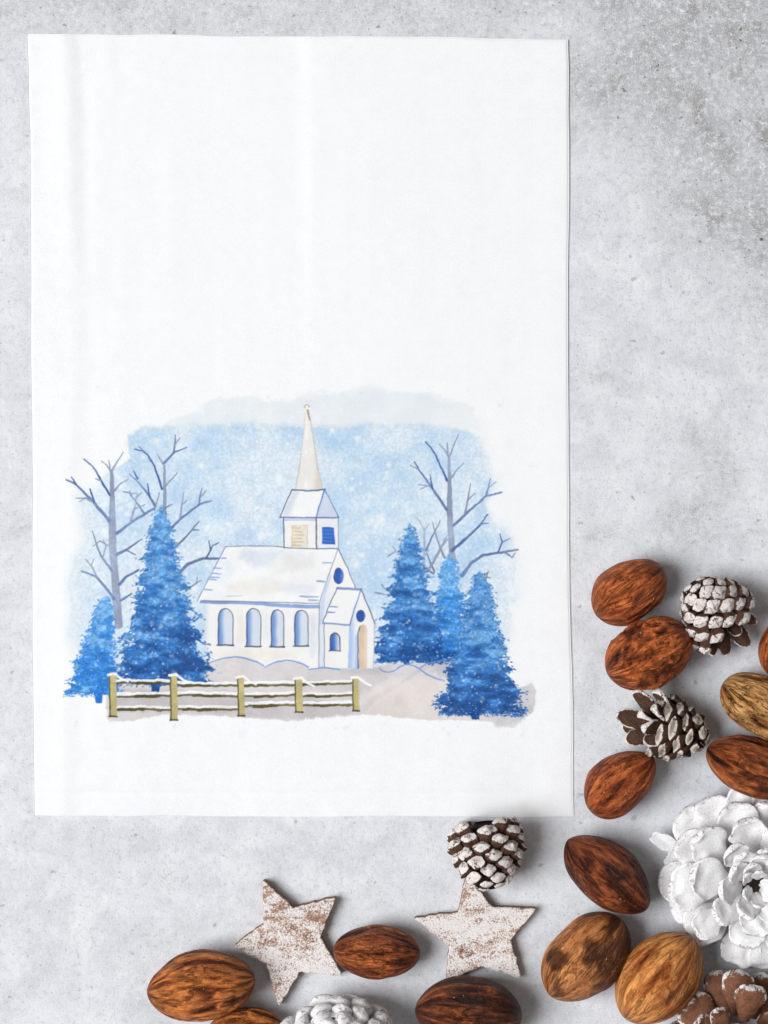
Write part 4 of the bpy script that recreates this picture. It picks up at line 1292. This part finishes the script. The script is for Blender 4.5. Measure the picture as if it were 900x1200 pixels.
def fan(mat, count, L, hw, th_, **kw):
    res = []
    for q in range(count):
        P, F_, T = fan_scale(L, hw, th_, seed=q * 3 + int(L), **kw)
        me_ = mesh_np('scale', P * S, F_)
        fattr(me_, 'tip', T)
        me_.materials.append(mat)
        me_['len'] = float(L)
        res.append(me_)
    return res


# frosted cone on the upper right
v_f = club(m_frost, 6, 28, 12.4, 9.4, umbo=1.3, dome=2.2)
v_h = club(m_frost_h, 4, 26, 10.4, 8.2, umbo=1.0, dome=2.0)
v_fo = fan(m_tip, 5, 44, 8.6, 4.6, cup=-0.22, curl=-0.04, rw=0.6, lip=0.8)
c1 = spiral_cone('white-frosted pine cone with its closed end up-left, topmost of the cones', (811, 683), (862, 748), 42, 56,
                 [(0, 7), (0.1, 21), (0.3, 34), (0.55, 43), (0.8, 46), (1, 30)],
                 [(0, -76), (0.12, -34), (0.3, -8), (0.5, 12), (0.72, 42), (1, 66)],
                 [(0, 0.72), (0.25, 0.95), (0.6, 1.0), (1, 0.82)],
                 [(0, 0.6), (0.3, 1.0), (0.6, 1.2), (0.85, 1.6), (1, 1.5)], v_f, m_core, 0.5, hz2=36, seed=4, lowcut=-0.8, jit=9, core_r=0.6, tmax=0.80, emesh=v_fo,
                 extra=[(835, 770, 34, 838, 722, 44, 1.0, 0.9), (850, 769, 26, 846, 724, 42, 1.0, 1.3), (879, 757, 36, 846, 722, 44, 1.15, 1.0), (888, 729, 44, 846, 716, 46, 0.95, 0.8),
                        (868, 745, 58, 845, 718, 50, 0.9, 0.6), (822, 757, 30, 835, 718, 42, 1.0, 0.8)])
c1.drop()
# dark open cone
v_r = club(m_rim, 6, 42, 12.5, 5.4, umbo=1.8, dome=2.4, rw=0.66, nexp=1.5, curl=0.10)
v_ro = fan(m_tip, 6, 50, 10.5, 4.8, cup=-0.22, curl=-0.05, rw=0.6, lip=0.8)
v_rb = club(m_rim, 4, 30, 10.0, 7.2, umbo=1.2, dome=2.0, rw=0.5, nexp=1.5)
c2 = spiral_cone('dark brown open pine cone with pale scale rims, between the wrinkled nut and lopsided nut', (831, 864), (745, 846), 38, 38,
                 [(0, 8), (0.12, 21), (0.3, 31), (0.55, 39), (0.8, 36), (1, 14)],
                 [(0, -62), (0.12, -12), (0.3, 24), (0.5, 44), (0.75, 58), (1, 80)],
                 [(0, 0.8), (0.25, 0.9), (0.5, 1.1), (1, 1.0)],
                 [(0, 0.5), (0.3, 0.9), (0.6, 1.15), (1, 1.25)], v_r, m_core, 1.9, hz2=40, seed=9, lowcut=-0.8, core_r=0.34, jit=10, heavy=v_rb, tmax=0.74, emesh=v_ro,
                 extra=[(742, 811, 46, 776, 845, 44, 1.0, 0.5), (722, 838, 42, 774, 850, 42, 1.05, 0.7), (732, 868, 34, 776, 856, 40, 1.0, 1.0), (728, 853, 24, 776, 852, 34, 1.0, 1.2),
                        (768, 809, 52, 788, 846, 44, 1.1, 0.4), (748, 838, 66, 780, 850, 48, 0.95, 0.4), (756, 872, 50, 782, 856, 44, 0.95, 0.8), (752, 852, 70, 786, 852, 48, 0.95, 0.2), (764, 830, 74, 790, 848, 50, 0.95, 0.3)])
c2.drop()
# frosted cone at the towel's lower edge (its open end touches the cloth)
v_f3 = club(m_frost, 6, 28, 11.2, 8.6, umbo=1.2, dome=2.0)
c3 = spiral_cone('white-frosted pine cone at the towel\'s lower edge, resting over the right star\'s top point', (576, 1042), (567, 962), 40, 58,
                 [(0, 10), (0.08, 21), (0.25, 33), (0.5, 40), (0.8, 42), (1, 34)],
                 [(0, -74), (0.12, -30), (0.3, 4), (0.5, 28), (0.8, 50), (1, 68)],
                 [(0, 0.72), (0.25, 0.95), (0.6, 1.04), (1, 1.05)],
                 [(0, 0.6), (0.3, 1.0), (0.6, 1.3), (1, 1.5)], v_f3, m_core, 2.4, hz2=40, seed=14, lowcut=-0.8, heavy=v_h, jit=8)
c3.drop()
# cones seen end on: every scale placed by the direction it points in the picture
def rosette(label, centre, rows, meshes, core_mat, core_h, core_R, tilt=(0, 0)):
    """rows: (angle deg in picture, reach, root height, elevation deg, width scale, length scale)"""
    c = Cone(centre[0], centre[1], label)
    for q, (an, reach, zh, el, ws, ls) in enumerate(rows):
        a_, e_ = math.radians(an), math.radians(el)
        d = Vector((math.cos(a_) * math.cos(e_), math.sin(a_) * math.cos(e_), math.sin(e_)))
        me_ = meshes[q % len(meshes)]
        Lm = me_['len'] * ls
        hz_ = zh + Lm * math.sin(e_)
        tx_ = centre[0] + math.cos(a_) * reach
        ty_ = centre[1] - math.sin(a_) * reach
        tip_ = W(tx_, ty_, hz_)
        m = frame_matrix(tip_ - d * (Lm * S), d, Vector((0, 0, 1)), (ls, ws, ws))
        c.add(me_, m)
    core = ellipsoid('core', core_h, lambda u: max(0.3, core_R * math.sin(math.pi * min(0.5 + u * 0.5, 1)) ** 0.5 * (1 if u < 0.95 else 0.7)))
    core.materials.append(core_mat)
    m = frame_matrix(W(centre[0], centre[1], 6), Vector((0, 0, 1)), Vector((1, 0, 0)), (1, 1, 1))
    c.add(core, m, 'core')
    return c


def polar(cx, cy, px, py):
    return math.degrees(math.atan2(cy - py, px - cx)), math.hypot(px - cx, py - cy)


WC = (894, 1046)
v_w = fan(m_white, 7, 58, 25, 5.2, cup=0.26, curl=-0.16, lip=1.3)
tips = [  # tip in the picture, root height, elevation, width, length
    (764, 980, 26, 6, 0.36, 0.9), (797, 955, 20, 8, 1.0, 1.0), (829, 938, 24, 12, 0.95, 1.0), (874, 921, 30, 12, 1.0, 1.0), (912, 922, 30, 12, 1.0, 1.0), (946, 934, 24, 10, 1, 1),
    (775, 1033, 22, 6, 0.95, 1.0), (782, 1002, 16, 4, 0.7, 0.9), (786, 1068, 20, 5, 0.9, 1.0), (806, 1095, 30, 6, 1.05, 1.1), (862, 1133, 22, 4, 0.95, 1.0), (905, 1140, 22, 4, 1, 1),
    (948, 1126, 22, 4, 1, 1), (985, 1090, 22, 4, 1, 1), (1000, 1046, 22, 4, 1, 1), (986, 985, 22, 4, 1, 1),
    (799, 986, 44, 18, 0.98, 0.95), (789, 1040, 48, 18, 1.1, 1.0), (861, 946, 48, 22, 1.0, 1.0), (903, 945, 46, 22, 0.95, 0.95), (944, 966, 44, 22, 1, 1),
    (817, 1093, 44, 22, 0.72, 0.8), (872, 1112, 44, 18, 0.9, 1.0), (926, 1112, 44, 18, 0.95, 1), (970, 1060, 44, 18, 1, 1), (968, 1012, 44, 18, 1, 1),
    (822, 982, 62, 32, 0.95, 0.85), (816, 1028, 66, 30, 0.98, 0.9), (877, 966, 66, 36, 0.9, 0.85), (920, 976, 66, 36, 0.9, 0.85), (842, 1075, 64, 34, 0.75, 0.8), (888, 1095, 62, 32, 0.85, 0.85), (932, 1080, 64, 32, 0.85, 0.85), (948, 1036, 66, 32, 0.85, 0.85),
    (861, 998, 84, 50, 0.68, 0.7), (849, 1045, 84, 50, 0.66, 0.7), (900, 1000, 84, 52, 0.6, 0.7), (874, 1072, 82, 50, 0.62, 0.66), (910, 1078, 82, 50, 0.6, 0.66), (926, 1046, 82, 50, 0.6, 0.66),
    (872, 1006, 92, 50, 0.66, 0.66), (896, 1008, 94, 52, 0.6, 0.62), (915, 1018, 94, 52, 0.58, 0.6), (862, 1022, 94, 54, 0.6, 0.62), (882, 1018, 100, 58, 0.5, 0.55),
    (877, 1030, 104, 66, 0.36, 0.5), (876, 1050, 104, 66, 0.36, 0.5), (892, 1025, 104, 66, 0.36, 0.5), (890, 1062, 102, 64, 0.36, 0.5), (906, 1052, 102, 64, 0.36, 0.5), (904, 1036, 102, 64, 0.34, 0.5),
]
rows = []
for (tx_, ty_, zh, el, ws, ls) in tips:
    an, rc = polar(WC[0], WC[1], tx_, ty_)
    rows.append((an, rc, zh, el * 1.05 + 2, ws, ls))
for (rc, zh, el, ws, ls, st, a0) in ((104, 22, 4, 1.0, 1.0, 26, 8), (84, 46, 18, 0.95, 1.0, 30, 20), (62, 66, 32, 0.9, 0.9, 36, 5), (40, 84, 48, 0.7, 0.7, 45, 25)):
    for an in range(-128 + a0, 62, st):
        if WC[0] + rc * math.cos(math.radians(an)) > 925:
            rows.append((an, rc, zh - 4, el, ws, ls))
rosette('large fully white-painted pine cone with broad open scales beside the golden nut', WC, rows, v_w, m_core, 86, 46).drop()

# white cone at the bottom edge
v_w2 = club(m_white, 7, 28, 16.5, 13.0, umbo=0.0, dome=8.0, rw=0.5, nexp=2.1, curl=0.0)
c5 = spiral_cone('small white-painted pine cone with tight rounded scales at the bottom edge', (390, 1190), (398, 1244), 70, 58,
                 [(0, 6), (0.08, 25), (0.2, 43), (0.4, 62), (0.7, 67), (1, 54)],
                 [(0, -80), (0.12, -46), (0.3, -20), (0.55, 0), (1, 30)],
                 [(0, 0.75), (0.3, 0.95), (1, 1.1)], [(0, 0.75), (0.3, 1.0), (1, 1.1)], v_w2, m_white, 0.9, hz2=30, seed=21, lowcut=-0.9, core_r=0.72, jit=10)
c5.drop()

# brown cone with white crust in the lower right corner
v_c = fan(m_crust, 5, 52, 20, 5.0, cup=-0.34, curl=-0.22, lip=0.4)
PC4 = (868, 1238)
tips4 = [(842, 1146, 30, 22, 0.95, 1.0), (868, 1147, 46, 28, 1.0, 1.0), (884, 1165, 62, 38, 0.95, 0.9), (808, 1180, 40, 24, 1.15, 1.0), (843, 1189, 66, 44, 0.62, 0.8), (900, 1149, 28, 18, 1.0, 1.0),
         (928, 1170, 36, 20, 1.0, 1.0), (786, 1216, 28, 14, 1.0, 1.0), (820, 1205, 64, 42, 0.8, 0.8), (920, 1200, 62, 36, 0.9, 0.9), (862, 1210, 84, 60, 0.6, 0.6), (885, 1215, 84, 60, 0.6, 0.6),
         (950, 1215, 34, 16, 1, 1), (940, 1260, 34, 16, 1, 1), (795, 1262, 34, 16, 1, 1), (840, 1310, 34, 16, 1, 1), (895, 1315, 34, 16, 1, 1), (850, 1270, 66, 42, .8, .8), (895, 1270, 66, 42, .8, .8)]
rows = []
for (tx_, ty_, zh, el, ws, ls) in tips4:
    an, rc = polar(PC4[0], PC4[1], tx_, ty_)
    rows.append((an, rc, zh, el, ws, ls))
for (rc, zh, el, ws, ls, st, a0) in ((88, 26, 6, 1.0, 1.0, 28, 0), (76, 44, 18, 1.0, 1.0, 32, 14), (58, 62, 34, 0.9, 0.9, 40, 5), (36, 78, 52, 0.75, 0.75, 51, 20), (16, 88, 70, 0.5, 0.55, 90, 30)):
    for an in range(a0, 360 + a0 - 5, st):
        if PC4[1] - rc * math.sin(math.radians(an)) > 1222:
            rows.append((an, rc, zh, el, ws, ls))
rosette('brown pine cone with white-crusted scale edges cut off by the lower right corner', PC4, rows, v_c, m_core, 86, 26).drop()

# ------------------------------------------------------------------ light, camera
w = bpy.data.worlds.new('World')
sc.world = w
w.use_nodes = True
bg = w.node_tree.nodes['Background']
bg.inputs[0].default_value = (1.0, 0.955, 0.915, 1)
bg.inputs[1].default_value = 0.24

ld = bpy.data.lights.new('window_light', 'AREA')
ld.shape = 'RECTANGLE'
ld.size, ld.size_y = 4.0, 4.6
ld.energy = 768
ld.color = (0.965, 0.985, 1.0)
lo_ = bpy.data.objects.new('window_light', ld)
COL.objects.link(lo_)
lo_.location = (-4.7, -0.55, 6.0)
lo_.rotation_euler = (Vector((0.0, 0.0, 0.0)) - lo_.location).to_track_quat('-Z', 'Y').to_euler()

cam = bpy.data.cameras.new('camera')
co = bpy.data.objects.new('camera', cam)
COL.objects.link(co)
co.location = (0, 0, HC * S)
cam.sensor_fit = 'VERTICAL'
cam.angle = 2 * math.atan(0.5 * 1200 / HC)
cam.clip_start = 0.05
cam.clip_end = 50
sc.camera = co
sc.view_settings.view_transform = 'Standard'
sc.view_settings.look = 'None'
sc.view_settings.exposure = 0
sc.view_settings.gamma = 1
sc.render.engine = 'CYCLES'
sc.cycles.use_denoising = True
sc.cycles.max_bounces = 8
